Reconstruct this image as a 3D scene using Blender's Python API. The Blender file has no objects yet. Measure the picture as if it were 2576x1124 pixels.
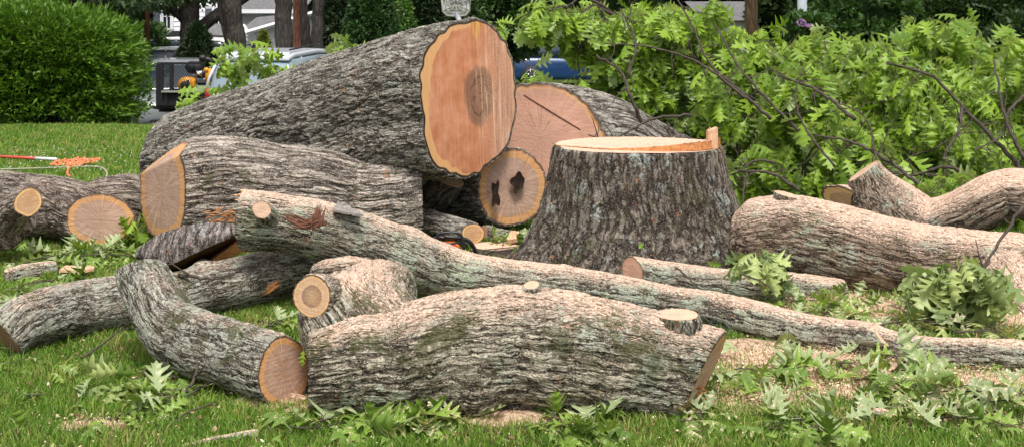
import bpy, math, random
import numpy as np
from mathutils import Vector
sc = bpy.context.scene
COL = sc.collection
F = 3300.0; CAMH = 1.6; HOR = 50.0; CU = 1288.0
PI = math.pi
RNG = np.random.default_rng(7)

def P(U, V, d):
    return np.array([(U-CU)/F*d, d, CAMH-(V-HOR)/F*d])
def gz(x, y):
    """terrain height"""
    y = np.asarray(y, float); x = np.asarray(x, float)
    t = np.clip((y-19.3)/7.0, 0, 1); t = t*t*(3-2*t)
    t2 = np.clip((y-38)/8.0, 0, 1); t2 = t2*t2*(3-2*t2)
    return -1.05*t +.32*t2+ 0.012*np.sin(x*1.7+1)*np.sin(y*1.3)
def G(U, V, up=0.0):
    """point on the near lawn seen at U,V"""
    d = F*CAMH/(V-HOR); p = P(U, V, d); p[2] = float(gz(p[0], p[1]))+up; return p

# ------------------------------------------------------------ mesh helpers
WL = {}
def mk(name, V, Fs, mats, parent=None, smooth=True, attrs=None, midx=None, base=None):
    V = np.asarray(V, float).reshape(-1, 3)
    if isinstance(Fs, np.ndarray): Fs = [Fs]
    Fs = [np.asarray(f, np.int32) for f in Fs if len(f)]
    if parent is None:
        loc = np.array([ (V[:,0].min()+V[:,0].max())/2, (V[:,1].min()+V[:,1].max())/2, V[:,2].min()]) if base is None else np.array(base, float)
        off = loc
    else:
        off = WL[parent.name]; loc = np.zeros(3)
    V = V-off
    me = bpy.data.meshes.new(name)
    me.vertices.add(len(V)); me.vertices.foreach_set('co', V.astype(np.float32).ravel())
    nl = sum(f.size for f in Fs); nf = sum(len(f) for f in Fs)
    me.loops.add(nl); me.loops.foreach_set('vertex_index', np.concatenate([f.ravel() for f in Fs]))
    tot = np.concatenate([np.full(len(f), f.shape[1], np.int32) for f in Fs])
    st = np.concatenate([[0], np.cumsum(tot)[:-1]]).astype(np.int32)
    me.polygons.add(nf); me.polygons.foreach_set('loop_start', st)
    try: me.polygons.foreach_set('loop_total', tot)
    except Exception: pass
    me.polygons.foreach_set('use_smooth', np.full(nf, smooth, bool))
    if not isinstance(mats, (list, tuple)): mats = [mats]
    for m in mats: me.materials.append(m)
    if midx is not None: me.polygons.foreach_set('material_index', np.asarray(midx, np.int32))
    if attrs:
        for k, a in attrs.items():
            a = np.asarray(a, np.float32)
            if a.ndim == 2:
                at = me.attributes.new(k, 'FLOAT_VECTOR', 'POINT'); at.data.foreach_set('vector', a.ravel())
            else:
                at = me.attributes.new(k, 'FLOAT', 'POINT'); at.data.foreach_set('value', a)
    me.update(); me.validate()
    o = bpy.data.objects.new(name, me); COL.objects.link(o)
    o.location = loc
    if parent is not None: o.parent = parent; WL[o.name] = WL[parent.name]
    else: WL[o.name] = loc
    return o
def empty(name, loc):
    o = bpy.data.objects.new(name, None); COL.objects.link(o); o.location = loc; WL[o.name] = np.array(loc, float)
    o.empty_display_size = .1
    return o
def tag(o, label=None, cat=None, group=None, kind=None):
    if label: o['label'] = label
    if cat: o['category'] = cat
    if group: o['group'] = group
    if kind: o['kind'] = kind
    return o

class MB:
    """collects shapes, builds one mesh"""
    def __init__(s): s.V = []; s.Q = []; s.T = []; s.n = 0
    def add(s, V, Q=None, T=None):
        V = np.asarray(V, float)
        if Q is not None and len(Q): s.Q.append(np.asarray(Q)+s.n)
        if T is not None and len(T): s.T.append(np.asarray(T)+s.n)
        s.V.append(V); s.n += len(V)
    def box(s, c, size, rz=0, bev=0.0, M=None, off=None):
        hx, hy, hz = [k/2 for k in size]
        b = min(bev, hx*.9, hy*.9, hz*.9)
        pts = []
        if b <= 0:
            pts = np.array([[x, y, z] for z in (-hz, hz) for x, y in ((-hx,-hy),(hx,-hy),(hx,hy),(-hx,hy))])
            q = [[0,3,2,1],[4,5,6,7],[0,1,5,4],[1,2,6,5],[2,3,7,6],[3,0,4,7]]; t = []
        else:
            prof = []
            for (zz, ins) in ((-hz, b), (-hz+b, 0), (hz-b, 0), (hz, b)):
                X, Y = hx-ins, hy-ins
                cb = b if ins == 0 else b*.5
                prof.append([[X, -Y+cb, zz],[X, Y-cb, zz],[X-cb, Y, zz],[-X+cb, Y, zz],[-X, Y-cb, zz],[-X, -Y+cb, zz],[-X+cb, -Y, zz],[X-cb, -Y, zz]])
            pts = np.array(prof).reshape(-1, 3); q = []; t = []
            for k in range(3):
                for i in range(8):
                    j = (i+1) % 8; q.append([k*8+i, k*8+j, k*8+8+j, k*8+8+i])
            for base, rev in ((0, True), (24, False)):
                for a_, b_, c_, d_ in ((0,1,2,3),(0,3,4,7),(7,4,5,6)):
                    f = [base+a_, base+b_, base+c_, base+d_]; q.append(f[::-1] if rev else f)
        cr, sr = math.cos(rz), math.sin(rz)
        R = np.array([[cr,-sr,0],[sr,cr,0],[0,0,1]])
        p = pts@R.T+np.array(c, float)
        if M is not None: p = p@M.T+(0 if off is None else off)
        s.add(p, q)
    def tube(s, pts, r, n=8, cap=True):
        pts = np.array(pts, float); m = len(pts)
        r = np.broadcast_to(np.asarray(r, float), (m,))
        T = np.gradient(pts, axis=0); T /= np.linalg.norm(T, axis=1)[:, None]+1e-9
        up = np.array([0,0,1.]) if abs(T[0][2]) < .9 else np.array([1.,0,0])
        A = np.cross(T, up); A /= np.linalg.norm(A, axis=1)[:, None]+1e-9
        B = np.cross(T, A)
        th = np.arange(n)/n*2*PI
        V = pts[:,None]+r[:,None,None]*(np.cos(th)[None,:,None]*A[:,None]+np.sin(th)[None,:,None]*B[:,None])
        i = np.arange(m-1)[:,None]*n; j = np.arange(n)[None]; k = (j+1) % n
        Q = np.stack([i+j, i+n+j, i+n+k, i+k], -1).reshape(-1, 4)
        V = V.reshape(-1, 3); Tt = []
        if cap:
            V = np.vstack([V, pts[:1], pts[-1:]]); a = m*n
            for q in range(n):
                Tt.append([a, q, (q+1) % n]); Tt.append([a+1, (m-1)*n+(q+1) % n, (m-1)*n+q])
        s.add(V, Q, Tt)
    def cyl(s, a, b, r, n=16, r2=None): s.tube([a, b], [r, r if r2 is None else r2], n)
    def build(s, name, mat, parent=None, smooth=True, **k):
        V = np.concatenate(s.V); Fs = []
        if s.Q: Fs.append(np.concatenate(s.Q))
        if s.T: Fs.append(np.concatenate(s.T))
        return mk(name, V, Fs, mat, parent, smooth, **k)

# ------------------------------------------------------------ materials
class NT:
    def __init__(s, name):
        s.m = bpy.data.materials.new(name); s.m.use_nodes = True
        s.t = s.m.node_tree; s.t.nodes.clear()
        s.out = s.t.nodes.new('ShaderNodeOutputMaterial')
    def n(s, typ, ins=None, **props):
        nd = s.t.nodes.new('ShaderNode'+typ)
        for k, v in props.items(): setattr(nd, k, v)
        if ins:
            for k, v in ins.items():
                sk = nd.inputs[k]
                if isinstance(v, bpy.types.NodeSocket): s.t.links.new(v, sk)
                else:
                    if isinstance(v, (tuple, list)) and len(v) == 3 and sk.type == 'RGBA': v = (*v, 1)
                    sk.default_value = v
        return nd
    def math(s, op, a, b=0.0, c=0.0, clamp=False):
        nd = s.n('Math', {0: a, 1: b, 2: c}, operation=op); nd.use_clamp = clamp; return nd.outputs[0]
    def vmath(s, op, a, b=(0,0,0)):
        nd = s.n('VectorMath', {0: a}, operation=op)
        if op == 'SCALE':
            if isinstance(b, bpy.types.NodeSocket): s.t.links.new(b, nd.inputs[3])
            else: nd.inputs[3].default_value = b
        else:
            if isinstance(b, bpy.types.NodeSocket): s.t.links.new(b, nd.inputs[1])
            else: nd.inputs[1].default_value = b
        return nd.outputs[0]
    def mix(s, f, a, b, mode='MIX'):
        nd = s.n('MixRGB', {0: f, 1: a, 2: b}, blend_type=mode); return nd.outputs[0]
    def noise(s, v, scale, detail=3, rough=.55, col=False, dist=0.0):
        nd = s.n('TexNoise', {'Vector': v, 'Scale': scale, 'Detail': detail, 'Roughness': rough, 'Distortion': dist}); return nd.outputs[1 if col else 0]
    def ss(s, x, a, b, lo=0.0, hi=1.0):
        nd = s.n('MapRange', {0: x, 1: a, 2: b, 3: lo, 4: hi}, interpolation_type='SMOOTHSTEP'); return nd.outputs[0]
    def lin(s, x, a, b, lo=0.0, hi=1.0):
        return s.n('MapRange', {0: x, 1: a, 2: b, 3: lo, 4: hi}).outputs[0]
    def ramp(s, x, stops):
        nd = s.n('ValToRGB', {0: x}); e = nd.color_ramp.elements
        while len(e) < len(stops): e.new(.5)
        for i, (p, c) in enumerate(stops): e[i].position = p; e[i].color = (*c, 1)
        return nd.outputs[0]
    def attr(s, name, out='Vector'):
        return s.n('Attribute', attribute_name=name).outputs[out]
    def obj(s): return s.n('TexCoord').outputs['Object']
    def bump(s, h, dist=.01, st=1.0): return s.n('Bump', {'Height': h, 'Distance': dist, 'Strength': st}).outputs[0]
    def bsdf(s, col, rough=.8, normal=None, **k):
        ins = {'Base Color': col, 'Roughness': rough}
        if normal is not None: ins['Normal'] = normal
        ins.update({a.replace('_', ' '): b for a, b in k.items()})
        b = s.n('BsdfPrincipled', ins); s.t.links.new(b.outputs[0], s.out.inputs[0]); return b
    def surf(s, sh): s.t.links.new(sh, s.out.inputs[0])

def vox(nt, v, scale):
    return nt.n('TexVoronoi', {'Vector': v, 'Scale': scale}, feature='DISTANCE_TO_EDGE').outputs[0]

def bark_mat(name, ridge=(.23,.185,.15), mid=(.12,.09,.068), fiss=(.018,.012,.009), lichen=.3, licol=(.40,.46,.38),
             saw=.0, moss=.0, al=7.0, ac=30.0, depth=.014, red=.25, plates=.5, bl=.0):
    t = NT(name); a = t.attr('sc')
    w = t.vmath('SCALE', t.vmath('SUBTRACT', t.noise(a, 7, 2, col=True), (.5,.5,.5)), .05)
    w2 = t.vmath('SCALE', t.vmath('SUBTRACT', t.noise(a, 38, 2, col=True), (.5,.5,.5)), .014)
    aw = t.vmath('ADD', t.vmath('ADD', a, w), w2)
    v1 = vox(t, t.vmath('MULTIPLY', aw, (al, ac, ac)), 1.0)
    v2 = vox(t, t.vmath('ADD', t.vmath('MULTIPLY', aw, (al*2.6, ac*2.1, ac*2.1)), (3,7,1)), 1.0)
    # long interlacing furrows along the log, finer ones between, short cross cracks
    n1 = t.noise(t.vmath('MULTIPLY', aw, (al*.42, ac*.62, ac*.62)), 1.0, 2, .5); n2 = t.noise(t.vmath('ADD', t.vmath('MULTIPLY', aw, (al*.95, ac*1.35, ac*1.35)), (5,9,2)), 1.0, 3, .55)
    g1 = t.ss(t.math('ABSOLUTE', t.math('SUBTRACT', n1, .5)), .0, .10); g2 = t.ss(t.math('ABSOLUTE', t.math('SUBTRACT', n2, .5)), .0, .09)
    r1 = t.ss(v1, .0, .22); r2 = t.ss(v2, 0, .25)
    nf = t.noise(aw, 85, 5, .7); nb = t.noise(a, 2.3, 3)
    h = t.math('ADD', t.math('ADD', t.math('MULTIPLY', g1, .34), t.math('MULTIPLY', g2, .24)), t.math('ADD', t.math('MULTIPLY', r1, .14), t.math('ADD', t.math('MULTIPLY', r2, .08), t.math('MULTIPLY', nf, .26))))
    c = t.ramp(h, [(.24, fiss), (.43, tuple(.6*x+.4*y for x, y in zip(fiss, mid))), (.58, mid), (.78, ridge), (.92, tuple(min(1, x*1.35) for x in ridge))])
    c = t.mix(1.0, c, t.ramp(nb, [(.3, (.72,.70,.68)), (.7, (1.25,1.22,1.2))]), 'MULTIPLY')
    # fine crusty speckle: pale flecks and dark pits
    fs = t.noise(aw, 150, 4, .75); fm = t.noise(a, 60, 5, .8)
    c = t.mix(t.ss(fs, .53, .66, 0, .75), c, tuple(min(1, x*1.9+.03) for x in ridge))
    c = t.mix(t.ss(fm, .47, .36, 0, .8), c, tuple(x*1.2 for x in fiss))
    # cross cracks
    cc = t.noise(t.vmath('MULTIPLY', aw, (al*4.2, ac*.5, ac*.5)), 1.0, 2); c = t.mix(t.ss(t.math('ABSOLUTE', t.math('SUBTRACT', cc, .5)), .022, .006, 0, .55), c, fiss)
    # reddish broken spots
    if red > 0:
        rn = t.noise(a, 16, 4, .6)
        rm = t.math('MULTIPLY', t.ss(rn, .665-.03*red, .72-.03*red), min(1, .55+red*.3))
        c = t.mix(rm, c, t.mix(t.ss(t.noise(a, 5, 2), .50, .58), (.24,.08,.04), (.62,.26,.08)))
    if lichen > 0:
        ln = t.noise(aw, 5.5, 8, .72); ln2 = t.noise(a, 90, 4, .7)
        lm = t.math('MULTIPLY', t.ss(ln, .66-lichen*.22, .69-lichen*.17), t.ss(t.math('ADD', t.math('MULTIPLY', h, .7), t.math('MULTIPLY', ln2, .7)), .62, .78))
        lc = t.ramp(t.noise(a, 9, 4), [(.35, tuple(x*.8 for x in licol)), (.5, licol), (.68, (licol[0]*1.02, licol[1]*1.06, licol[2]*.86))])
        lc = t.mix(t.ss(ln2, .42, .62, .0, .75), lc, tuple(x*.38 for x in licol)); lc = t.mix(t.ss(fs, .54, .66, 0, .7), lc, tuple(min(1, x*1.5) for x in licol))
        lm = t.math('MULTIPLY', lm, t.ss(fm, .38, .50)); c = t.mix(lm, c, lc)
        h2 = t.math('ADD', h, t.math('MULTIPLY', lm, .10))
    else: h2 = h
    nz = t.math('ADD', t.math('MULTIPLY', t.n('SeparateXYZ', {0: t.n('NewGeometry').outputs['Normal']}).outputs[2], .35), t.math('MULTIPLY', t.attr('up', 'Fac'), .65))
    if moss > 0:
        mm = t.math('MULTIPLY', t.ss(t.noise(a, 6.5, 6, .7), .58-moss*.14, .66-moss*.14), t.ss(nz, -.3, .5))
        c = t.mix(t.math('MULTIPLY', mm, .8), c, (.055,.06,.018))
    if saw > 0:
        s1 = t.noise(a, 75, 5, .75); s2 = t.noise(a, 7, 5, .65)
        q = t.math('ADD', t.math('MULTIPLY', nz, .95), t.math('ADD', t.math('MULTIPLY', s1, .75), t.math('ADD', t.math('MULTIPLY', s2, .55), t.math('MULTIPLY', h, -.22))))
        sm = t.math('MULTIPLY', t.ss(q, 1.80-saw*.55, 1.93-saw*.53), t.ss(h, .14, .42, .25, .95))
        sc_ = t.ramp(s1, [(.34, (.36,.22,.15)), (.5, (.66,.46,.345)), (.66, (.84,.67,.55))])
        c = t.mix(sm, c, sc_)
        h2 = t.math('ADD', h2, t.math('MULTIPLY', sm, .12))
    b = t.bsdf(c, .92, None, Specular_IOR_Level=.22)
    dsp = t.n('Displacement', {'Height': t.math('MULTIPLY', h2, t.attr('dm', 'Fac')), 'Midlevel': .25, 'Scale': depth})
    t.t.links.new(dsp.outputs[0], t.out.inputs[2])
    t.m.displacement_method = 'BOTH'
    return t.m

def face_mat(name, heart=(.52,.27,.18), sap=(.66,.42,.22), sapw=.14, core=None, corer=.0, rings=60, radial=.35, saws=.3, cavity=False, wob=.05, light=1.0):
    t = NT(name); fd = t.attr('fd'); fc = t.attr('fc')
    rr = t.n('SeparateXYZ', {0: fd}).outputs[2]
    nn = t.noise(fc, 5, 3); rw = t.math('ADD', rr, t.math('MULTIPLY', t.math('SUBTRACT', nn, .5), wob*2))
    dark = tuple(x*.55 for x in heart)
    s0 = 1-sapw
    stops = [(0, tuple(x*.5 for x in heart)), (.03, tuple(x*.8 for x in heart))]
    if core: stops += [(corer*.9, core), (corer, tuple(x*1.05 for x in heart))]
    stops += [(s0*.7, heart), (s0-.02, tuple(x*.82 for x in heart)), (s0+.015, sap), (.945, sap), (.965, (.42,.17,.055))]
    c = t.ramp(rw, stops)
    c = t.mix(t.ss(t.math('ADD', rr, t.math('MULTIPLY', t.math('SUBTRACT', t.noise(fc, 22, 4), .5), .05)), .962, .982), c, (.05,.028,.016))
    rg = t.math('SINE', t.math('MULTIPLY', t.math('ADD', rw, t.math('MULTIPLY', t.noise(fc, 14, 2), .02)), rings*2.0))
    c = t.mix(t.math('MULTIPLY', t.math('ADD', rg, 1), .10), c, tuple(x*.45 for x in heart))
    rad = t.noise(t.vmath('MULTIPLY', fd, (16, 16, .9)), 1.0, 4, .6)
    c = t.mix(t.ss(rad, .5, .66, 0, radial), c, tuple(min(1, x*1.75) for x in heart))
    c = t.mix(t.ss(rad, .46, .34, 0, radial), c, tuple(x*.5 for x in heart))
    sw = t.noise(t.vmath('MULTIPLY', t.vmath('ADD', fc, (0,0,0)), (90, 5, 5)), 1.0, 4, .6)
    c = t.mix(t.ss(sw, .4, .68, 0, saws), c, (.80,.56,.40))
    c = t.mix(t.ss(sw, .5, .3, 0, saws*.8), c, dark)
    c = t.mix(t.ss(t.noise(fc, 4, 4), .45, .7, 0, .35), c, tuple(x*.62 for x in heart))
    c = t.mix(t.ss(t.noise(fc, 130, 2), .66, .74, 0, .4), c, (.85,.64,.48))
    cr = t.math('ABSOLUTE', t.math('SUBTRACT', t.noise(t.vmath('ADD', t.vmath('MULTIPLY', fd, (5, 5, .5)), fc), 1.0, 4, .6), .5))
    c = t.mix(t.math('MULTIPLY', t.ss(cr, .012, .0), t.ss(rr, .95, .3, 0, .8)), c, tuple(x*.25 for x in heart))
    c = t.mix(t.ss(t.noise(fc, 7, 5, .7), .56, .70, 0, .55), c, (.50,.24,.10))
    sd_ = t.vmath('SUBTRACT', fc, (.55, .35, 0)); ln_ = t.n('VectorMath', {0: t.vmath('MULTIPLY', sd_, (1,1,0))}, operation='LENGTH').outputs['Value']
    arc = t.noise(t.n('CombineXYZ', {0: t.math('MULTIPLY', ln_, 75)}).outputs[0], 1.0, 3, .7)
    c = t.mix(t.ss(arc, .54, .66, 0, .32), c, (.86,.66,.50)); c = t.mix(t.ss(arc, .46, .36, 0, .35), c, dark)
    if light != 1.0: c = t.mix(1.0, c, (light, light, light), 'MULTIPLY')
    h = t.math('ADD', t.math('MULTIPLY', sw, .5), t.math('ADD', t.math('MULTIPLY', rad, .3), t.math('MULTIPLY', t.noise(fc, 80, 3), .4)))
    t.bsdf(c, .75, t.bump(h, .006, .7), Specular_IOR_Level=.25)
    return t.m

def plain(name, col, rough=.6, metal=0.0, var=.12, scale=8, bumpd=0.0, spec=.5, coat=0.0):
    t = NT(name); o = t.obj(); nz = t.noise(o, scale, 4)
    c = t.mix(1.0, col, t.ramp(nz, [(.3, (1-var,)*3), (.7, (1+var,)*3)]), 'MULTIPLY')
    nm = t.bump(t.noise(o, scale*6, 3), bumpd, .6) if bumpd else None
    rg = rough if coat else t.lin(t.noise(o, scale*2, 3), .3, .7, max(0, rough-.06), min(1, rough+.08))
    if coat: c = col if len(col) == 4 else (*col, 1)
    t.bsdf(c, rg, nm, Metallic=metal, Specular_IOR_Level=spec, Coat_Weight=coat)
    return t.m
def wood_mat(name, a=(.80,.52,.33), b=(.55,.30,.16), sx=(60,6,6), dust=.3):
    t = NT(name); o = t.obj(); n1 = t.noise(t.vmath('MULTIPLY', o, sx), 1, 5, .65); n2 = t.noise(o, 9, 4)
    c = t.ramp(n1, [(.3, b), (.5, tuple((x+y)/2 for x, y in zip(a, b))), (.68, a)])
    c = t.mix(t.ss(n2, .45, .7, 0, .4), c, tuple(x*.7 for x in b))
    c = t.mix(t.ss(t.noise(o, 110, 3), .5, .66, 0, dust), c, (.88,.68,.53))
    t.bsdf(c, .8, t.bump(t.math('ADD', n1, t.noise(o, 70, 3)), .006, .8), Specular_IOR_Level=.2)
    return t.m
def leaf_mat(name, top=(.085,.21,.032), under=(.19,.31,.115), var=.35, transl=.35, tip=None, saw=0.0, rough=.42):
    t = NT(name); lv = t.attr('lv', 'Fac')
    bf = t.n('NewGeometry').outputs['Backfacing']
    o = t.obj()
    c1 = t.mix(lv, tuple(x*(1-var) for x in top), tuple(min(1, y) for y in (top[0]*(1+var*1.7), top[1]*(1+var), top[2]*(1+var*.8))))
    c = t.mix(bf, c1, under)
    c = t.mix(t.ss(t.noise(o, 25, 3), .4, .7, 0, .25), c, tuple(x*.7 for x in top))
    if saw:
        nz = t.n('SeparateXYZ', {0: t.n('NewGeometry').outputs['Normal']}).outputs[2]
        m = t.math('MULTIPLY', t.ss(t.noise(o, 60, 4, .7), .60-saw*.2, .66-saw*.2), t.ss(t.math('ABSOLUTE', nz), .3, .7))
        c = t.mix(m, c, (.80,.60,.46))
    p = t.n('BsdfPrincipled', {'Base Color': c, 'Roughness': rough, 'Specular IOR Level': .45})
    tr = t.n('BsdfTranslucent', {'Color': t.mix(1.0, c, (1.5,1.5,.6), 'MULTIPLY')})
    t.surf(t.n('MixShader', {0: transl, 1: p.outputs[0], 2: tr.outputs[0]}).outputs[0])
    return t.m
# ------------------------------------------------------------ logs
def spline(pts, n):
    pts = np.array(pts, float); m = len(pts)
    E = np.vstack([2*pts[0]-pts[1], pts, 2*pts[-1]-pts[-2]])
    seg = np.linalg.norm(np.diff(pts[:, :3], axis=0), axis=1); cum = np.concatenate([[0], np.cumsum(seg)])
    s = np.linspace(0, cum[-1], n); i = np.clip(np.searchsorted(cum, s, 'right')-1, 0, m-2)
    t = ((s-cum[i])/(seg[i]+1e-9))[:, None]
    p0, p1, p2, p3 = E[i], E[i+1], E[i+2], E[i+3]
    return .5*((2*p1)+(-p0+p2)*t+(2*p0-5*p1+4*p2-p3)*t*t+(-p0+3*p1-3*p2+p3)*t**3), cum[-1]

SEED = [0]
def ring_outline(th, u, R, seed, lobe):
    r = np.ones((len(u), len(th)))
    g = np.random.default_rng(seed)
    for k in range(2, 7):
        a = lobe*g.uniform(.3, 1)/k*1.6; ph = g.uniform(0, 6.28); tw = g.uniform(-1.2, 1.2)
        r += a*np.sin(k*th[None]+ph+tw*u[:, None])
    for k in range(3):
        fr = g.uniform(3, 8); r += lobe*.35*np.sin(fr*u[:, None]+g.uniform(0, 6))*np.sin(th[None]+g.uniform(0, 6))
    if lobe >= .045:
        for k in range(int(u[-1]/.22)+1):
            u0 = g.uniform(0, u[-1]); t0 = g.uniform(0, 6.28); r += g.choice([-.05,.07,.11,.14])*np.exp(-((u[:,None]-u0)/g.uniform(.04,.09))**2-(np.angle(np.exp(1j*(th[None]-t0)))/g.uniform(.35,.7))**2)
    for k in range(9, 34, 3): r += .0045*g.uniform(.4, 1.4)*np.sin(k*th[None]+g.uniform(0, 6)+u[:,None]*g.uniform(-3, 3))
    return r
def log(name, st, bark, ends=(None, None), faces=(None, None), parent=None, step=.011, lobe=.05, squash=1.0, box=2.0, nb=None, bumps=()):
    """st: (U,V,r_px,depth). ends: None -> square cut, else list of outward (point,normal). faces: material or None"""
    SEED[0] += 1; seed = SEED[0]*13+5
    C = np.array([np.append(P(U, V, d), r*d/F) for U, V, r, d in st])
    L0 = np.linalg.norm(np.diff(C[:, :3], axis=0), axis=1).sum()
    n = max(6, int(L0/step)); S, L = spline(C, n)
    c = S[:, :3]; R = np.maximum(S[:, 3], .004); u = np.linspace(0, L, n)
    T = np.gradient(c, axis=0); T /= np.linalg.norm(T, axis=1)[:, None]
    A = np.zeros_like(T); ref = np.array([0,0,1.]) if abs(T[0][2]) < .85 else np.array([0,1.,0])
    a = ref-T[0]*(ref@T[0]); a /= np.linalg.norm(a); A[0] = a
    for i in range(1, n):
        a = a-T[i]*(a@T[i]); a /= np.linalg.norm(a); A[i] = a
    B = np.cross(T, A)
    m = max(10, int(2*PI*R.max()/step)); th = np.arange(m)/m*2*PI
    rr = ring_outline(th, u, R, seed, lobe)
    ct, s_ = np.cos(th), np.sin(th)
    if box != 2.0:
        q = (np.abs(ct)**box+np.abs(s_)**box)**(-1/box); rr = rr*q[None]
    for t0, am, wd in bumps: rr = rr*(1+am*np.exp(-((np.angle(np.exp(1j*(th-t0))))/wd)**2))[None]
    D = (ct[None,:,None]*A[:,None]*squash+s_[None,:,None]*B[:,None])
    Vv = c[:,None]+(R[:,None]*rr)[:,:,None]*D
    X = np.repeat(u[:, None], m, 1)
    def cut(p, cen, o, planes):
        tt = np.full(p.shape[:-1], 1e9)
        for P0, nrm in planes:
            nrm = np.array(nrm, float); nrm /= np.linalg.norm(nrm)
            tt = np.minimum(tt, ((np.array(P0)-p)@nrm)/max(.15, o@nrm))
        return tt
    for e, (i0, o) in enumerate(((0, -T[0]), (n-1, T[-1]))):
        pl = ends[e] or [(c[i0], o)]
        t_end = cut(Vv[i0], c[i0], o, pl)
        blen = max(3.2*R[i0], 1.5*np.abs(t_end).max()); blen = min(blen, L*.9)
        dist = u if e == 0 else L-u
        w = np.clip(1-dist/blen, 0, 1); w = w*w*(3-2*w)
        Vv = Vv+(w[:,None]*t_end[None])[:,:,None]*o
        X = X+(w[:,None]*t_end[None])*(-1 if e == 0 else 1)
    sp = g_off = np.array([seed*1.37 % 17, seed*2.11 % 13, seed*.77 % 11])
    scv = np.stack([X, (R[:,None]*rr)*ct[None], (R[:,None]*rr)*s_[None]], -1)
    # inner rim rings closing the bark onto the wood
    def rim(i0, k): return c[i0]+ (Vv[i0]-c[i0])*k
    rings = [Vv]; scs = [scv]
    # face grids
    faceobjs = []
    rim0 = None
    allV = []; allS = []
    for e, i0, o in ((0, 0, -T[0]), (1, n-1, T[-1])):
        pl = ends[e] or [(c[i0], o)]
        base = c[i0]+(R[i0]*rr[i0])[:,None]*D[i0]
        K = 26 if faces[e] is not None and R[i0]*F > 250 else 14
        ks = np.linspace(0, .975, K)
        pts = c[i0]+ks[:,None,None]*(base-c[i0])[None]
        tf = cut(pts, c[i0], o, pl)
        pts = pts+tf[:,:,None]*o
        if e == 0: r_in = pts[-1]
        else: r_in1 = pts[-1]
        rad = ks[:,None]*R[i0]*rr[i0][None]
        fc = np.stack([rad*ct[None], rad*s_[None], np.full_like(rad, seed*1.3 % 9)], -1)
        fd = np.stack([np.broadcast_to(ct, rad.shape), np.broadcast_to(s_, rad.shape), np.broadcast_to(ks[:,None]/.975, rad.shape)], -1)
        faceobjs.append((e, pts+0*o, fc, fd))
    V_all = np.concatenate([r_in[None], Vv, r_in1[None]]); S_all = np.concatenate([(scv[0]*.97)[None], scv, (scv[-1]*.97)[None]])
    nn = n+2
    i = np.arange(nn-1)[:,None]*m; j = np.arange(m)[None]; k = (j+1) % m
    Q = np.stack([i+j, i+k, i+m+k, i+m+j], -1).reshape(-1, 4)
    cen = c.mean(0); UP = D[:, :, 2]; UP = np.concatenate([UP[:1], UP, UP[-1:]]); DM = np.ones_like(UP); DM[[0, -1]] = .1; DM[[1, -2]] = .45; DM[[2, -3]] = .8
    ob = mk(name, V_all.reshape(-1, 3), Q, bark, parent, True, {'sc': S_all.reshape(-1, 3)+g_off, 'up': UP.ravel(), 'dm': DM.ravel()},
            base=None if parent is not None else (cen[0], cen[1], V_all[..., 2].min()))
    for e, pts, fc, fd in faceobjs:
        fm = faces[e]
        K = pts.shape[0]
        i = np.arange(K-1)[:,None]*m; j = np.arange(m)[None]; k = (j+1) % m
        Q = np.stack([i+j, i+m+j, i+m+k, i+k], -1).reshape(-1, 4)
        if e == 0: Q = Q[:, ::-1]
        lab = 'cut_face'
        mk(lab, pts.reshape(-1, 3), Q, fm if fm is not None else M['face_plain'], ob, True, {'fc': fc.reshape(-1, 3), 'fd': fd.reshape(-1, 3)})
    return ob

# ------------------------------------------------------------ leaves
def leaf_template(kind, n=0):
    o = np.array([(0,.015),(.08,.05),(.15,.17),(.20,.25),(.25,.15),(.29,.075),(.36,.13),(.44,.30),(.52,.41),(.545,.31),(.53,.18),(.56,.085),(.64,.14),(.72,.28),(.81,.34),(.81,.22),(.80,.11),(.88,.13),(.95,.17),(.95,.07),(1.05,.0)])
    if kind == 1: o = o*np.array([1, .82])
    if kind == 2: o = o*np.array([1, 1.12])
    mx = np.maximum.accumulate(np.minimum(o[:,0], np.linspace(0, 1.05, 21)))
    mid = np.stack([mx, 0*mx], 1)
    pts = np.vstack([mid, o, o*[1,-1]]); k = len(o)
    Q = []
    for i in range(k-1):
        Q.append([i, i+1, k+i+1, k+i]); Q.append([i, 2*k+i, 2*k+i+1, i+1])
    # petiole
    pts = np.vstack([pts, [[-.28,.008],[-.28,-.008]]]); Q.append([3*k, 3*k+1, 2*k, k])
    x, y = pts[:,0], pts[:,1]
    V = np.stack([x, y, 0*x], 1)
    return V, np.array(Q)
def bent(V, droop, fold, twist, curl):
    x, y = V[:,0].copy(), V[:,1].copy()
    a = droop*np.clip(x, -.3, 1.1)
    X = np.where(abs(droop) > 1e-3, np.sin(a)/(droop if abs(droop) > 1e-3 else 1), x); Z = -(1-np.cos(a))/(droop if abs(droop) > 1e-3 else 1)
    z = -fold*np.abs(y)-curl*y*y*3+twist*y*x
    return np.stack([X+z*np.sin(a), y*(1-abs(fold)*.2), Z+z*np.cos(a)], 1)
LT = []; LQ = None
for kd in range(3):
    V0, LQ = leaf_template(kd)
    for dr, fo, tw, cu in ((.5,.1,.2,.2),(1.1,.25,-.3,.5),(1.6,.15,.3,.8),(.2,-.15,.4,-.4),(.9,.4,.0,.3)):
        LT.append(bent(V0, dr, fo, tw, cu))
LT = np.array(LT)
def frames(dirs, ups):
    x = dirs/np.linalg.norm(dirs, axis=1)[:, None]
    y = np.cross(ups, x); ny = np.linalg.norm(y, axis=1)[:, None]; y = np.where(ny > 1e-4, y/np.maximum(ny, 1e-6), np.array([0,1.,0])); z = np.cross(x, y)
    return np.stack([x, y, z], -1)
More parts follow.
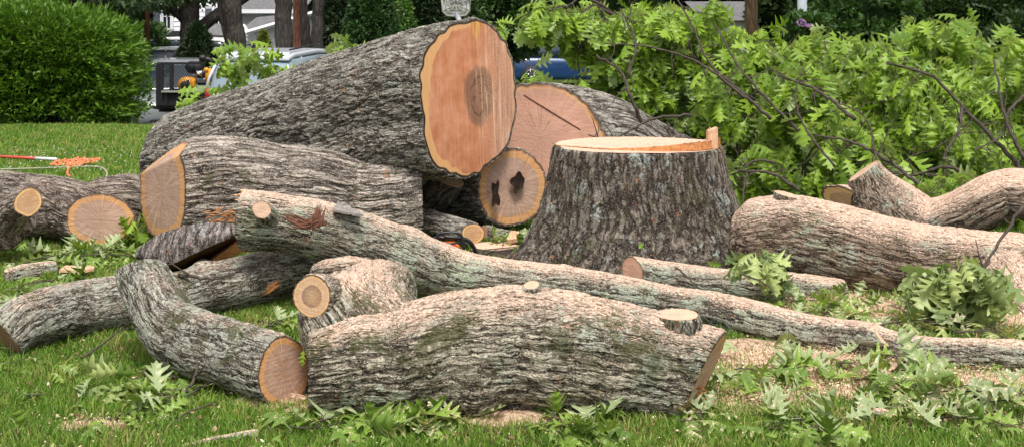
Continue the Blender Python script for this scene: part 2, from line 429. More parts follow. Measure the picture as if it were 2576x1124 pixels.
class Leaves:
    def __init__(s): s.p = []; s.d = []; s.u = []; s.s = []
    def add(s, p, d, u, size): s.p.append(p); s.d.append(d); s.u.append(u); s.s.append(size)
    def geo(s, rng):
        p = np.array(s.p); R = frames(np.array(s.d), np.array(s.u)); sz = np.array(s.s)
        k = rng.integers(0, len(LT), len(p)); tv = LT[k]*sz[:,None,None]
        tv[:, :, 0] += .28*sz[:,None]
        V = np.einsum('nij,nvj->nvi', R, tv)+p[:,None]
        nv = LT.shape[1]; Q = (LQ[None]+np.arange(len(p))[:,None,None]*nv).reshape(-1, 4)
        lv = np.repeat(rng.random(len(p)), nv)
        return V.reshape(-1, 3), Q, lv
    def build(s, name, mat, parent=None, rng=RNG, **k):
        V, Q, lv = s.geo(rng); return mk(name, V, Q, mat, parent, True, {'lv': lv}, **k)
def nrm(v): v = np.array(v, float); return v/(np.linalg.norm(v)+1e-9)
def cluster(L, p, axis, n, size, rng, droop=.8, spread=1.0, flat=False):
    axis = nrm(axis)
    for i in range(n):
        a = rng.uniform(0, 2*PI); r = nrm([math.cos(a), math.sin(a), rng.uniform(-.2, .3)])
        d = nrm(axis*rng.uniform(.2, .9)+r*spread*rng.uniform(.5, 1)+np.array([0,0,-droop*rng.uniform(.3, 1.3)]))
        u = nrm(np.array([0,0,.5])+rng.normal(0, .3, 3)+r*.9)
        if flat and rng.random() < .85: d = nrm(d*np.array([1,1,.15])+np.array([0,0,rng.normal(.03,.09)])); u = nrm(np.array([0,0,1.])+rng.normal(0, .22, 3)); u = u if rng.random() < .8 else -u
        L.add(p-axis*rng.uniform(0, .03), d, u, size*rng.uniform(.65, 1.15))
def wander(p0, p1, n, amp, rng):
    t = np.linspace(0, 1, n)[:, None]; v = p1-p0
    w = sum(np.sin(t*PI*k+rng.uniform(0, 6))*rng.normal(0, amp/k, 3)[None] for k in (1, 2, 3, 5))
    w = w-w[0]*(1-t)-w[-1]*t
    return p0+v*t+w
def leafy(name, path, r0, rng, lm, tm, ntw=14, twl=.35, nl=7, size=.15, droop=.8, start=.25, parent=None, spread=1.0, bare=0.0, upb=.15, thick=1.0, flat=False):
    """leafy branch: Empty > stem, leaves"""
    path = np.array(path); m = len(path); L = Leaves(); mb = MB()
    mb.tube(path, np.linspace(r0, r0*.25, m), 7)
    seg = np.diff(path, axis=0)
    for k in range(ntw):
        t = start+(1-start)*(k+rng.random())/ntw; i = min(m-2, int(t*(m-1)))
        p = path[i]+seg[i]*rng.random(); ax = nrm(seg[i])
        sd = nrm(rng.normal(0, 1, 3)); sd = nrm(sd-ax*(sd@ax))
        if flat: sd = nrm(sd*np.array([1,1,.12])+np.array([0,0,.03]))
        ln = twl*rng.uniform(.5, 1.25)*(1.15-t*.5)
        e = p+nrm(ax*.7+sd*.9+np.array([0,0,upb]))*ln
        e[2] = max(e[2], .05)
        tw = wander(p, e, 6, ln*.05, rng); mb.tube(tw, np.linspace(r0*.32, .0022*thick, 6), 5, False)
        if rng.random() < bare: continue
        cluster(L, e, e-tw[-2], max(1, int(nl*rng.uniform(.7, 1.4))), size, rng, droop, spread, flat)
        if rng.random() < .75: cluster(L, tw[3], sd, max(2, nl//2), size*.9, rng, droop, spread, flat)
        if rng.random() < .5:
            e2 = tw[3]+nrm(sd*.8+rng.normal(0, .5, 3)+ax*.4)*ln*.5; e2[2] = max(e2[2], .05)
            mb.tube(wander(tw[3], e2, 4, ln*.03, rng), np.linspace(.0035*thick, .0018*thick, 4), 4, False)
            cluster(L, e2, e2-tw[3], nl-1, size, rng, droop, spread, flat)
    cluster(L, path[-1], seg[-1], nl, size, rng, droop, spread, flat)
    root = parent or empty(name, tuple(path[0]))
    mb.build('stem', tm, root)
    L.build('leaves', lm, root, rng)
    return root

# generic foliage for far trees and hedges: many small leaf faces in clumps
def foliage_geo(rng, pos, nrmls, size, aspect=.55, up=.4, tri=False):
    n = len(pos); d = nrmls+rng.normal(0, .55, (n, 3)); d[:, 2] += up*rng.random(n)
    u = rng.normal(0, 1, (n, 3))+np.array([0,0,.8]); R = frames(d, u)
    a = aspect
    tv = np.array([[0,0,0],[.45,-.5*a,.05],[1,0,-.12],[.45,.5*a,.05]])
    s = size*rng.uniform(.6, 1.4, n)
    V = np.einsum('nij,vj->nvi', R, tv)*s[:,None,None]+pos[:,None]
    Q = np.arange(n*4).reshape(n, 4)
    return V.reshape(-1, 3), Q, np.repeat(rng.random(n), 4)
def crown(name, parent, cen, rad, n, size, mat, seed, nclump=60, shape='ell', depth=.35, up=.3, aspect=.55, zmin=None):
    rng = np.random.default_rng(seed); cen = np.array(cen, float); rad = np.array(rad, float)
    if shape == 'cone':
        h = rng.random(nclump)**.8; a = rng.uniform(0, 2*PI, nclump)
        r = (1-h)**.75*(.82+.18*rng.random(nclump))
        cc = np.stack([np.cos(a)*r, np.sin(a)*r, h*2-1], 1)
    elif shape == 'box':
        q = rng.normal(0, 1, (nclump, 3)); q /= (np.abs(q)**4).sum(1)[:, None]**.25
        cc = q*(1-depth*.4*rng.random((nclump, 1)))
    else:
        q = rng.normal(0, 1, (nclump, 3)); q /= np.linalg.norm(q, axis=1)[:, None]; cc = q*(1-depth*rng.random((nclump, 1)))
    k = rng.integers(0, nclump, n)
    cr = (.9/np.sqrt(nclump)*2.4)*np.ones(3)
    off = rng.normal(0, 1, (n, 3)); off /= np.linalg.norm(off, axis=1)[:, None]; off *= (rng.random((n, 1))**.45)
    pos = cen+(cc[k]+off*cr*rng.uniform(.6, 1.1, nclump)[k][:, None])*rad
    nr = off+cc[k]*.7; nr /= np.linalg.norm(nr, axis=1)[:, None]
    if zmin is not None: keep = pos[:,2] > zmin; pos = pos[keep]; nr = nr[keep]
    V, Q, lv = foliage_geo(rng, pos, nr, size, aspect, up)
    return mk(name, V, Q, mat, parent, True, {'lv': lv})
# ------------------------------------------------------------ materials in use
M = {}
M['face_plain'] = face_mat('cut_wood_plain')
M['face_sal'] = face_mat('cut_wood_salmon', heart=(.56,.25,.16), sap=(.74,.46,.24), sapw=.12, core=(.15,.085,.055), corer=.0, rings=70, radial=.18, saws=.3, wob=.10)
def salmon():
    t = NT('cut_wood_salmon_big'); fd = t.attr('fd'); fc = t.attr('fc'); f3 = t.n('SeparateXYZ', {0: fc}); vy, vx = f3.outputs[0], f3.outputs[1]
    px = t.math('MULTIPLY', vx, -1.0)            # + is the side away from the sapwood bulge
    rr = t.n('SeparateXYZ', {0: fd}).outputs[2]; n1 = t.noise(fc, 2.6, 4); n2 = t.noise(fc, 9, 4)
    rw = t.math('ADD', rr, t.math('MULTIPLY', t.math('SUBTRACT', n1, .5), .32))
    lefty = t.lin(px, -.42, .10, .105, -.05)
    c = t.ramp(n2, [(.3, (.52,.19,.085)), (.5, (.64,.26,.13)), (.7, (.72,.35,.21))])
    c = t.mix(t.ss(px, .16, .42, 0, .55), c, (.60,.37,.26))
    hr = t.math('SINE', t.math('MULTIPLY', t.math('ADD', rw, t.math('MULTIPLY', n2, .03)), 150)); c = t.mix(t.math('MULTIPLY', t.math('ADD', hr, 1), .06), c, (.35,.13,.07))
    sap = t.ss(t.math('ADD', rw, lefty), .93, .955); c = t.mix(sap, c, t.mix(t.noise(t.vmath('MULTIPLY', fc, (5,60,5)), 1, 3), (.82,.49,.23), (.68,.34,.13)))
    # dark heart
    dx = t.math('DIVIDE', t.math('SUBTRACT', px, .115), .165); dy = t.math('DIVIDE', t.math('SUBTRACT', vy, .01), .215)
    dd = t.math('ADD', t.math('ADD', t.math('MULTIPLY', dx, dx), t.math('MULTIPLY', dy, dy)), t.math('MULTIPLY', t.math('SUBTRACT', n2, .5), .9))
    wav = t.math('SINE', t.math('MULTIPLY', t.math('SQRT', t.math('MAXIMUM', dd, 0.0)), 26))
    dc = t.mix(t.math('MULTIPLY', t.math('ADD', wav, 1), .25), (.235,.135,.085), (.15,.085,.055))
    c = t.mix(t.ss(dd, 1.2, .8, 0, .78), c, dc)
    ring = t.math('ABSOLUTE', t.math('SUBTRACT', dd, .36)); c = t.mix(t.ss(ring, .05, .0, 0, .8), c, (.05,.028,.02))
    crk = t.math('ABSOLUTE', t.math('SUBTRACT', t.noise(fc, 11, 3), .5)); c = t.mix(t.math('MULTIPLY', t.ss(crk, .018, .0), t.ss(dd, .6, .2)), c, (.03,.016,.012))
    # vertical saw smears and dust on the far side
    st = t.noise(t.vmath('MULTIPLY', fc, (2.2,46,1)), 1, 4, .6); c = t.mix(t.math('MULTIPLY', t.ss(st, .5, .64), t.ss(px, .02, .22, .15, .9)), c, (.80,.55,.38)); c = t.mix(t.math('MULTIPLY', t.ss(st, .46, .34), t.ss(px, .1, .3, .1, .7)), c, (.30,.16,.10))
    c = t.mix(t.math('MULTIPLY', t.ss(t.noise(fc, 150, 3), .55, .64), t.ss(px, .05, .28)), c, (.86,.62,.45))
    # torn orange wood at the top
    tp = t.math('ADD', t.math('MULTIPLY', t.math('ABSOLUTE', t.math('SUBTRACT', px, .10)), 1.4), t.math('SUBTRACT', .56, vy)); c = t.mix(t.ss(t.math('ADD', tp, t.math('MULTIPLY', n2, .12)), .24, .18), c, t.ramp(st, [(.4, (.55,.22,.05)), (.6, (.85,.55,.22))]))
    c = t.mix(t.ss(rr, .975, .992), c, (.06,.032,.018))
    h = t.math('ADD', t.math('MULTIPLY', st, .7), t.math('MULTIPLY', t.noise(fc, 90, 3), .4)); t.bsdf(c, .7, t.bump(h, .010, .8), Specular_IOR_Level=.3); return t.m
M['face_sal'] = salmon()
M['face_pink'] = face_mat('cut_wood_pink', heart=(.86,.46,.33), sap=(.82,.45,.20), sapw=.09, rings=90, radial=.2, saws=.2)
M['face_brown'] = face_mat('cut_wood_brown', heart=(.56,.36,.27), sap=(.72,.36,.12), sapw=.22, rings=60, radial=.38, saws=.22)
M['face_tan'] = face_mat('cut_wood_tan', heart=(.62,.37,.19), sap=(.84,.52,.20), sapw=.2, rings=50, radial=.2, saws=.3)
M['face_core'] = face_mat('cut_wood_ringed', heart=(.70,.44,.26), sap=(.72,.44,.22), sapw=.14, core=(.27,.155,.105), corer=.57, rings=50, radial=.15, saws=.15, wob=.03)
M['face_dust'] = face_mat('cut_wood_dusty', heart=(.74,.48,.34), sap=(.76,.5,.32), sapw=.1, rings=40, radial=.1, saws=.5)
M['face_dark'] = face_mat('cut_wood_dark', heart=(.33,.17,.09), sap=(.42,.22,.09), sapw=.2, rings=50, radial=.3)  # darker, dark orange cut wood
M['bark_big'] = bark_mat('bark_big_log', ridge=(.34,.325,.285), mid=(.148,.132,.11), lichen=.45, licol=(.42,.43,.38), al=9.5, ac=33, depth=.024, red=.5)
M['bark_butt'] = bark_mat('bark_second_log', ridge=(.44,.39,.34), mid=(.215,.182,.155), lichen=.12, licol=(.38,.39,.33), al=4.2, ac=30, depth=.020, red=.35, moss=.1)
M['bark_front'] = bark_mat('bark_front_log', ridge=(.36,.325,.26), mid=(.15,.125,.095), lichen=.6, licol=(.45,.47,.39), al=8, ac=42, depth=.015, saw=1.1, moss=.6, red=.2)
M['bark_lichen'] = bark_mat('bark_lichened', ridge=(.33,.31,.265), mid=(.14,.12,.095), lichen=.85, licol=(.45,.45,.38), al=8.5, ac=50, depth=.010, saw=.75, moss=.4, red=.15)
M['bark_limb'] = bark_mat('bark_limb', ridge=(.33,.30,.25), mid=(.165,.142,.11), lichen=.95, licol=(.44,.47,.37), al=7, ac=46, depth=.009, saw=1.15, moss=.12, red=.1)
M['bark_dust'] = bark_mat('bark_dusted', ridge=(.29,.225,.175), mid=(.15,.105,.075), lichen=.68, licol=(.38,.41,.33), al=6, ac=40, depth=.012, saw=1.35, moss=.1, red=.1)
M['bark_dust2'] = bark_mat('bark_dusted_pale', ridge=(.31,.25,.195), mid=(.15,.11,.08), lichen=.5, licol=(.38,.44,.36), al=6, ac=40, depth=.011, saw=1.7, red=.1)
M['bark_stump'] = bark_mat('bark_stump', ridge=(.20,.172,.142), mid=(.078,.063,.050), lichen=.42, licol=(.40,.43,.41), al=5, ac=24, depth=.024, moss=.25, saw=.35, red=.6)
M['bark_dark'] = bark_mat('bark_dark', ridge=(.30,.28,.25), mid=(.15,.135,.115), lichen=.3, licol=(.34,.37,.33), al=7, ac=30, depth=.014, red=.3)
M['bark_left'] = bark_mat('bark_left', ridge=(.30,.25,.21), mid=(.14,.11,.09), lichen=.34, licol=(.38,.40,.35), al=8, ac=34, depth=.013, red=.35)
M['bark_slab'] = bark_mat('bark_slab', ridge=(.24,.21,.20), mid=(.12,.10,.09), lichen=.25, licol=(.34,.35,.35), al=14, ac=30, depth=.014, red=.5)
M['wood_fresh'] = wood_mat('wood_fresh', dust=.5)
M['wood_orange'] = wood_mat('wood_orange', a=(.72,.33,.12), b=(.40,.14,.045), sx=(9,60,60), dust=.15)
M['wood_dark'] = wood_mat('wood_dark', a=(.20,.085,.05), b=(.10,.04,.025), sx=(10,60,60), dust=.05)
M['wood_dust'] = wood_mat('wood_sawn_dusty', a=(.80,.54,.40), b=(.60,.36,.25), sx=(7,70,7), dust=.8)
M['rot_hole_dark'] = wood_mat('rot_hole_dark', a=(.05,.03,.02), b=(.012,.008,.006), sx=(20,20,20), dust=.0)
M['twig'] = plain('twig_bark', (.085,.068,.056), .9, var=.35, scale=30, spec=.2)
M['twig_pale'] = plain('twig_pale', (.26,.235,.21), .9, var=.35, scale=30, bumpd=.004, spec=.2)
M['leaf'] = leaf_mat('oak_leaf', top=(.195,.345,.035), under=(.38,.47,.20), transl=.30)
M['leaf_g'] = leaf_mat('oak_leaf_ground', top=(.17,.30,.05), under=(.36,.43,.22), transl=.22, saw=.08)
M['leaf_p'] = leaf_mat('oak_leaf_pale', top=(.28,.38,.14), under=(.27,.37,.17), transl=.22, saw=.0)
M['leaf_s'] = leaf_mat('oak_leaf_sawdusted', top=(.20,.31,.08), under=(.29,.36,.19), transl=.2, saw=.35)
M['soil'] = None

# ---- ground
def ground_mat():
    t = NT('lawn'); o = t.obj()
    n1 = t.noise(o, 1.1, 5); n2 = t.noise(o, 22, 5, .7); n3 = t.noise(o, 90, 3)
    c = t.ramp(n2, [(.3, (.02,.035,.008)), (.5, (.055,.085,.018)), (.7, (.12,.15,.035))])
    c = t.mix(t.ss(n3, .55, .72, 0, .5), c, (.22,.15,.08))
    sp = t.n('SeparateXYZ', {0: o}); x, y = sp.outputs[0], sp.outputs[1]
    # sawdust spread: patches either side of the logs
    def patch(cx, cy, rx, ry, a):
        dx = t.math('DIVIDE', t.math('SUBTRACT', x, cx), rx); dy = t.math('DIVIDE', t.math('SUBTRACT', y, cy), ry)
        d = t.math('ADD', t.math('MULTIPLY', dx, dx), t.math('MULTIPLY', dy, dy))
        return t.ss(d, 1.0, 0.0, 0, a)
    m = None
    for q in SAW:
        v = patch(*q); m = v if m is None else t.math('MAXIMUM', m, v)
    ms = t.ss(t.math('ADD', t.math('MULTIPLY', m, .62), t.math('MULTIPLY', t.noise(o, 5, 7, .8), .85)), .62, .80)
    c = t.mix(ms, c, t.ramp(n3, [(.35, (.40,.24,.15)), (.6, (.78,.57,.42))]))
    t.bsdf(c, .95, t.bump(t.noise(o, 60, 4), .02, .8), Specular_IOR_Level=.1)
    return t.m
# (x, y, rx, ry, amount)
SAW = []
for U, V, rx, ry, a in ((2080,900,1.4,.35,1.0),(2250,960,1.1,.4,.9),(2480,970,.8,.4,.7),(1960,960,.5,.3,.8),(2300,800,1.5,.5,1.0),(1290,1050,.35,.16,1.0),(690,1000,.25,.16,1.0),
                        (1230,760,.7,.25,.7),(240,1065,.25,.12,.7),(700,820,.3,.2,.5),(1900,1010,.5,.25,.55),(2080,760,.6,.4,.9),(1700,640,.7,.5,.7),(2450,1060,.6,.2,.4),(1250,640,.3,.3,.8)):
    p = G(U, V); SAW.append((p[0], p[1], rx, ry, a))
def terrain():
    ys = np.unique(np.concatenate([np.linspace(-6, 3, 10), np.linspace(3, 14, 90), np.linspace(14, 30, 60), np.linspace(30, 90, 20), np.linspace(90, 400, 10)]))
    xs = np.unique(np.concatenate([np.linspace(-300, -14, 14), np.linspace(-14, 14, 140), np.linspace(14, 300, 14)]))
    X, Y = np.meshgrid(xs, ys); Z = gz(X, Y); V = np.stack([X, Y, Z], -1).reshape(-1, 3)
    nx, ny = len(xs), len(ys); i = np.arange(ny-1)[:,None]*nx; j = np.arange(nx-1)[None]
    Q = np.stack([i+j, i+j+1, i+nx+j+1, i+nx+j], -1).reshape(-1, 4)
    tag(mk('ground', V, Q, ground_mat(), base=(0,0,0)), kind='structure')
terrain()
def grass():
    rng = np.random.default_rng(3); pts = []
    def region(n, d0, d1, u0=-900, u1=3500):
        dd = np.sqrt(rng.random(n)*(d1*d1-d0*d0)+d0*d0); U = rng.uniform(u0, u1, n)
        return np.stack([(U-CU)/F*dd, dd], 1)
    near = np.concatenate([region(190000, 4.75, 8.2, -60, 2640), region(60000, 4.75, 8.2)]); mid = region(75000, 8.2, 12.5, -60, 1400); far = region(85000, 12.5, 20.5, -100, 700)
    near2 = region(30000, 8.2, 10.5, 1400, 2640); near2 = np.concatenate([near2, region(50000, 8.2, 14, 2600, 3900)])
    out = []
    for A_, wdt, h0, h1 in ((near, .0021, .022, .055), (mid, .003, .03, .055), (far, .0055, .03, .06), (near2, .003, .03, .06)):
        x, y = A_[:,0], A_[:,1]
        m = np.zeros(len(x))
        for cx, cy, rx, ry, a in SAW: m = np.maximum(m, a*np.clip(1-((x-cx)/rx)**2-((y-cy)/ry)**2, 0, 1))
        patch = np.sin(x*5+np.sin(y*7)*1.5)*np.sin(y*6+np.sin(x*4)*2)*.5+np.sin(x*13+y*9)*.25
        keep = rng.random(len(x)) > np.clip(m*1.05+.34*patch+.14, 0, .93)
        x, y, patch = x[keep], y[keep], patch[keep]; n = len(x)
        h = rng.uniform(h0, h1, n)*(1+.35*patch)
        tall = rng.random(n) < .04; h[tall] *= 1.7
        a = rng.uniform(0, 2*PI, n); b = rng.normal(0, .5, n)
        w = wdt*rng.uniform(.7, 1.3, n)*(1+ .12*(y-5)*(wdt < .0022))
        la = rng.uniform(0, 2*PI, n); lean = rng.uniform(.1, .9, n)*h
        z0 = gz(x, y)-.004
        ca, sa = np.cos(a)*w, np.sin(a)*w
        lx, ly = np.cos(la)*lean, np.sin(la)*lean
        v = np.empty((n, 5, 3))
        v[:,0] = np.stack([x-ca, y-sa, z0], 1); v[:,1] = np.stack([x+ca, y+sa, z0], 1)
        v[:,2] = np.stack([x+ca*.8+lx*.35, y+sa*.8+ly*.35, z0+h*.6], 1); v[:,3] = np.stack([x-ca*.8+lx*.35, y-sa*.8+ly*.35, z0+h*.6], 1)
        v[:,4] = np.stack([x+lx, y+ly, z0+h*.93], 1)
        lv = np.clip(rng.random(n)*.7+.25+patch*.3+(rng.random(n) < .04)*.9, 0, 1.6)
        out.append((v, lv))
    v = np.concatenate([o[0] for o in out]); lv = np.concatenate([o[1] for o in out]); n = len(v)
    b = np.arange(n)[:,None]*5
    Q = (b+np.array([[0,1,2,3]])); T = (b+np.array([[3,2,4]]))
    t = NT('grass_blade'); a = t.attr('lv', 'Fac')
    c = t.ramp(a, [(0, (.09,.17,.015)), (.35, (.125,.26,.028)), (.75, (.215,.355,.05)), (.97, (.36,.42,.08)), (1, (.50,.38,.18))])
    p = t.n('BsdfPrincipled', {'Base Color': c, 'Roughness': .5, 'Specular IOR Level': .3}); tr = t.n('BsdfTranslucent', {'Color': c})
    t.surf(t.n('MixShader', {0: .3, 1: p.outputs[0], 2: tr.outputs[0]}).outputs[0])
    tag(mk('grass', v.reshape(-1, 3), [Q, T], t.m, None, True, {'lv': np.repeat(lv, 5)}, base=(0,6,0)), 'short green lawn grass between and around the sawn logs', 'grass', kind='stuff')
grass()

def T_(o, label, cat='log', group=None): return tag(o, label, cat, group)
def patch_on(par, pts, mat, name='bare_patch', w=.03, n=40, seed=0, spread=.02):
    g = np.random.default_rng(seed); mb = MB(); pts = np.array(pts)
    for k in range(n):
        t = g.random()*(len(pts)-1); i = min(int(t), len(pts)-2); c = pts[i]+(pts[i+1]-pts[i])*(t-i)+g.normal(0, spread, 3)*np.array([1,.2,1]); ax = nrm(pts[i+1]-pts[i]); L_ = g.uniform(.6, 1.4)*w*1.6
        mb.tube([c-ax*L_, c, c+ax*L_], [.001, g.uniform(.2, .4)*w, .001], 5)
    return mb.build(name, mat, par)
# ---- the stump
def stump():
    rng = np.random.default_rng(11); c0 = P(1605, 388, 8.72); cx, cy = c0[0], c0[1]
    zs = np.linspace(-.06, .765, 95); m = 420; th = np.arange(m)/m*2*PI
    prof = np.interp(zs, [-.06,0,.05,.15,.30,.50,.765], [.93,.87,.80,.735,.665,.615,.563])
    R = np.empty((len(zs), m))
    but = sum(a*np.maximum(0, np.cos((th-p)*1.0))**k for a, p, k in ((.10,PI*1.17,14),(.07,PI*1.42,16),(.08,PI*1.63,18),(.10,PI*1.86,14),(.12,.3,10),(.12,1.3,10),(.1,2.4,10)))
    flute = .5*np.sin(th*9+.7)+.5*np.sin(th*14+2)+.35*np.sin(th*23)
    for i, z in enumerate(zs):
        f = max(0, 1-z/.6)
        R[i] = prof[i]*(1-.03)+but*(f**1.6)*1.0+flute*(.010+.012*f)
    V = np.stack([cx+R*np.cos(th), cy+R*np.sin(th), np.repeat(zs[:,None], m, 1)], -1)
    sc_ = np.stack([np.repeat(zs[:,None], m, 1), R*np.cos(th)*.9, R*np.sin(th)*.9], -1)+5.5
    top = R[-1]; 
    inner = np.stack([cx+top*.972*np.cos(th), cy+top*.972*np.sin(th), np.full(m, zs[-1])], -1)
    V = np.concatenate([V, inner[None]]); sc_ = np.concatenate([sc_, sc_[-1:]*1.0+.01])
    n = len(V); i = np.arange(n-1)[:,None]*m; j = np.arange(m)[None]; k = (j+1) % m
    Q = np.stack([i+j, i+k, i+m+k, i+m+j], -1).reshape(-1, 4)
    ob = mk('tree_stump', V.reshape(-1, 3), Q, M['bark_stump'], None, True, {'sc': sc_.reshape(-1, 3), 'up': np.zeros(V.size//3), 'dm': np.repeat(np.array([1.]*(len(V)-3)+[.7,.4,.1]), m)}, base=(cx, cy, 0))
    tag(ob, 'huge upright oak stump with freshly sawn top and flaring roots', 'stump')
    K = 30; ks = np.linspace(0, .972, K)
    pts = np.stack([cx+ks[:,None]*top*np.cos(th), cy+ks[:,None]*top*np.sin(th), np.full((K, m), zs[-1])+.003*np.sin(th*3)[None]*ks[:,None]], -1)
    i = np.arange(K-1)[:,None]*m; Q = np.stack([i+j, i+m+j, i+m+k, i+k], -1).reshape(-1, 4)
    rad = ks[:,None]*top
    fc = np.stack([rad*np.cos(th), rad*np.sin(th), 0*rad], -1); fd = np.stack([np.broadcast_to(np.cos(th), rad.shape), np.broadcast_to(np.sin(th), rad.shape), np.broadcast_to(ks[:,None], rad.shape)], -1)
    mk('cut_face', pts.reshape(-1, 3), Q, M['wood_dust'], ob, True, {'fc': fc.reshape(-1, 3), 'fd': fd.reshape(-1, 3)})
    # raised back step of the felling cut
    nx = 90; xs = np.linspace(-.552, .53, nx); yb = np.sqrt(np.maximum(.0, .548**2-xs**2))
    yf = -np.sqrt(np.maximum(0, .548**2-xs**2))*np.interp(xs, [-.55,-.2,.1,.53], [.2,.62,.80,.86])
    zt = zs[-1]+.004+np.interp(xs, [-.552,-.3,-.1,.05,.25,.53], [.0,.002,.012,.026,.044,.058])+rng.normal(0, .0012, nx)
    F0 = np.stack([cx+xs, cy+yf+rng.normal(0, .004, nx), np.full(nx, zs[-1]+.002)], 1); F1 = F0.copy(); F1[:, 2] = zt; F1[:, 1] += .006
    B1 = np.stack([cx+xs, cy+yb, np.full(nx, zs[-1]+.008)], 1); B0 = B1.copy(); B0[:, 2] = zs[-1]
    mid = [F1+(B1-F1)*q+np.stack([0*xs, 0*xs, rng.normal(0, .0015, nx)], 1) for q in np.linspace(0, 1, 16)]
    mb = MB(); V = np.array(mid).reshape(-1, 3); r = 16; i = np.arange(r-1)[:,None]*nx; j = np.arange(nx-1)[None]
    Q = np.stack([i+j, i+j+1, i+nx+j+1, i+nx+j], -1).reshape(-1, 4)
    st = mk('raised_step', V, Q, M['wood_dust'], ob, False)
    V = np.concatenate([F0, F1]); j = np.arange(nx-1)[:,None]
    mk('step_face', V, np.concatenate([j, j+1, nx+j+1, nx+j], 1), M['wood_orange'], ob, False)
    V = np.concatenate([B0, B1, ]); mk('step_back', V, np.concatenate([j+1, j, nx+j, nx+j+1], 1), M['wood_fresh'], ob, False)
    mb = MB(); p = P(1797, 384, 8.42)
    # upright hinge splinter, uneven top
    w = .030; dpt = .055; N = 9; V = []; zz = [zs[-1]+.002, None]
    for yy in (-dpt, dpt):
        for q in range(N):
            x = p[0]-w+2*w*q/(N-1); V.append([x, cy-.20+yy, zs[-1]+.002])
        for q in range(N):
            x = p[0]-w+2*w*q/(N-1); V.append([x, cy-.20+yy+rng.normal(0, .002), zs[-1]+.115+.022*q/(N-1)+rng.normal(0, .004)])
    q = np.arange(N-1)[:,None]; a = 2*N
    Q = np.concatenate([np.concatenate([q, q+1, N+q+1, N+q], 1), np.concatenate([a+q+1, a+q, a+N+q, a+N+q+1], 1), np.concatenate([N+q, N+q+1, a+N+q+1, a+N+q], 1)])
    Q = np.vstack([Q, [[0, N, a+N, a],[N-1, a+N-1, a+2*N-1, 2*N-1]]])
    mk('hinge_splinter', np.array(V), Q, M['wood_fresh'], ob, False)
stump()

# ---- the big trunk on top
fn = (.80, -.60, .02)
pc = P(1180, 245, 9.3)
big = log('trunk_section', [(440,412,120,10.75),(520,395,132,10.6),(620,368,140,10.4),(800,322,157,10.05),(1000,276,176,9.65),(1100,258,187,9.45),(1182,247,195,9.3)], M['bark_big'],
          ends=([(P(400,420,10.7), (-.85,.25,.15))], [(pc, fn)]), faces=(None, M['face_sal']), lobe=.035, step=.0125, box=2.3, bumps=((1.78,-.065,.20),(1.15,.03,.4),(2.75,-.03,.25),(3.6,-.03,.2),(.35,.02,.3)))
T_(big, 'largest trunk section, resting on top with its tall salmon cut face beside the stump', 'log')
# ---- second trunk section with bevelled end
jn = (-.78, -.625, .0)
jc = P(408, 485, 9.05)
butt = log('trunk_section', [(406,482,122,9.05),(520,474,122,9.1),(680,480,113,9.2),(800,488,108,9.25),(880,505,98,9.3),(950,507,97,9.3),(1020,500,104,9.33),(1062,492,110,9.35)], M['bark_butt'],
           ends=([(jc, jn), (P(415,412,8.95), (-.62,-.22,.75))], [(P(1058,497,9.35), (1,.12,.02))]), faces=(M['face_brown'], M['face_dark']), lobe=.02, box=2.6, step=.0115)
T_(butt, 'trunk section with slanted sawn left end lying below the largest trunk', 'log')
patch_on(butt, [P(525,545,8.66), P(560,540,8.66), P(600,548,8.67)], M['wood_orange'], w=.014, n=45, seed=15, spread=.028)
# ---- trunk behind the stump (pink face)
m1 = log('trunk_section', [(1358,348,136,10.2),(1450,356,130,10.28),(1560,398,122,10.4),(1670,440,110,10.5),(1760,470,98,10.6)], M['bark_dark'],
         ends=([(P(1358,348,10.2), (-.50,-.86,.05))], None), faces=(M['face_pink'], None), lobe=.02)
T_(m1, 'trunk section with wide pink cut face leaning behind the stump', 'log')
# the diagonal saw groove
nn = nrm([-.50,-.86,.05]); _o = np.array([0,0,CAMH]); _c = P(1358,348,10.2)
def on_face(U, V):
    r = P(U, V, 1.0)-_o; return _o+r*(((_c-_o)@nn)/(r@nn))
mb = MB(); a_, b_ = on_face(1318,240), on_face(1460,327)
for q in (0,): mb.tube([a_-nn*.002, (a_+b_)/2-nn*.001, b_-nn*.002], [.006,.007,.006], 6)
mb.build('saw_groove', M['wood_dark'], m1)
rt = MB()
for k in range(60):
    a = RNG.uniform(0, 1); p = P(1462+RNG.normal(0, 7), 300+a*60, 10.28+RNG.normal(0, .03)); e = p+np.array([RNG.normal(0, .04), -.02, RNG.normal(-.02, .04)])
    rt.tube([p, (p+e)/2+RNG.normal(0, .008, 3), e], [.022,.016,.004], 5)
rt.build('rotten_patch', M['wood_orange'], m1)
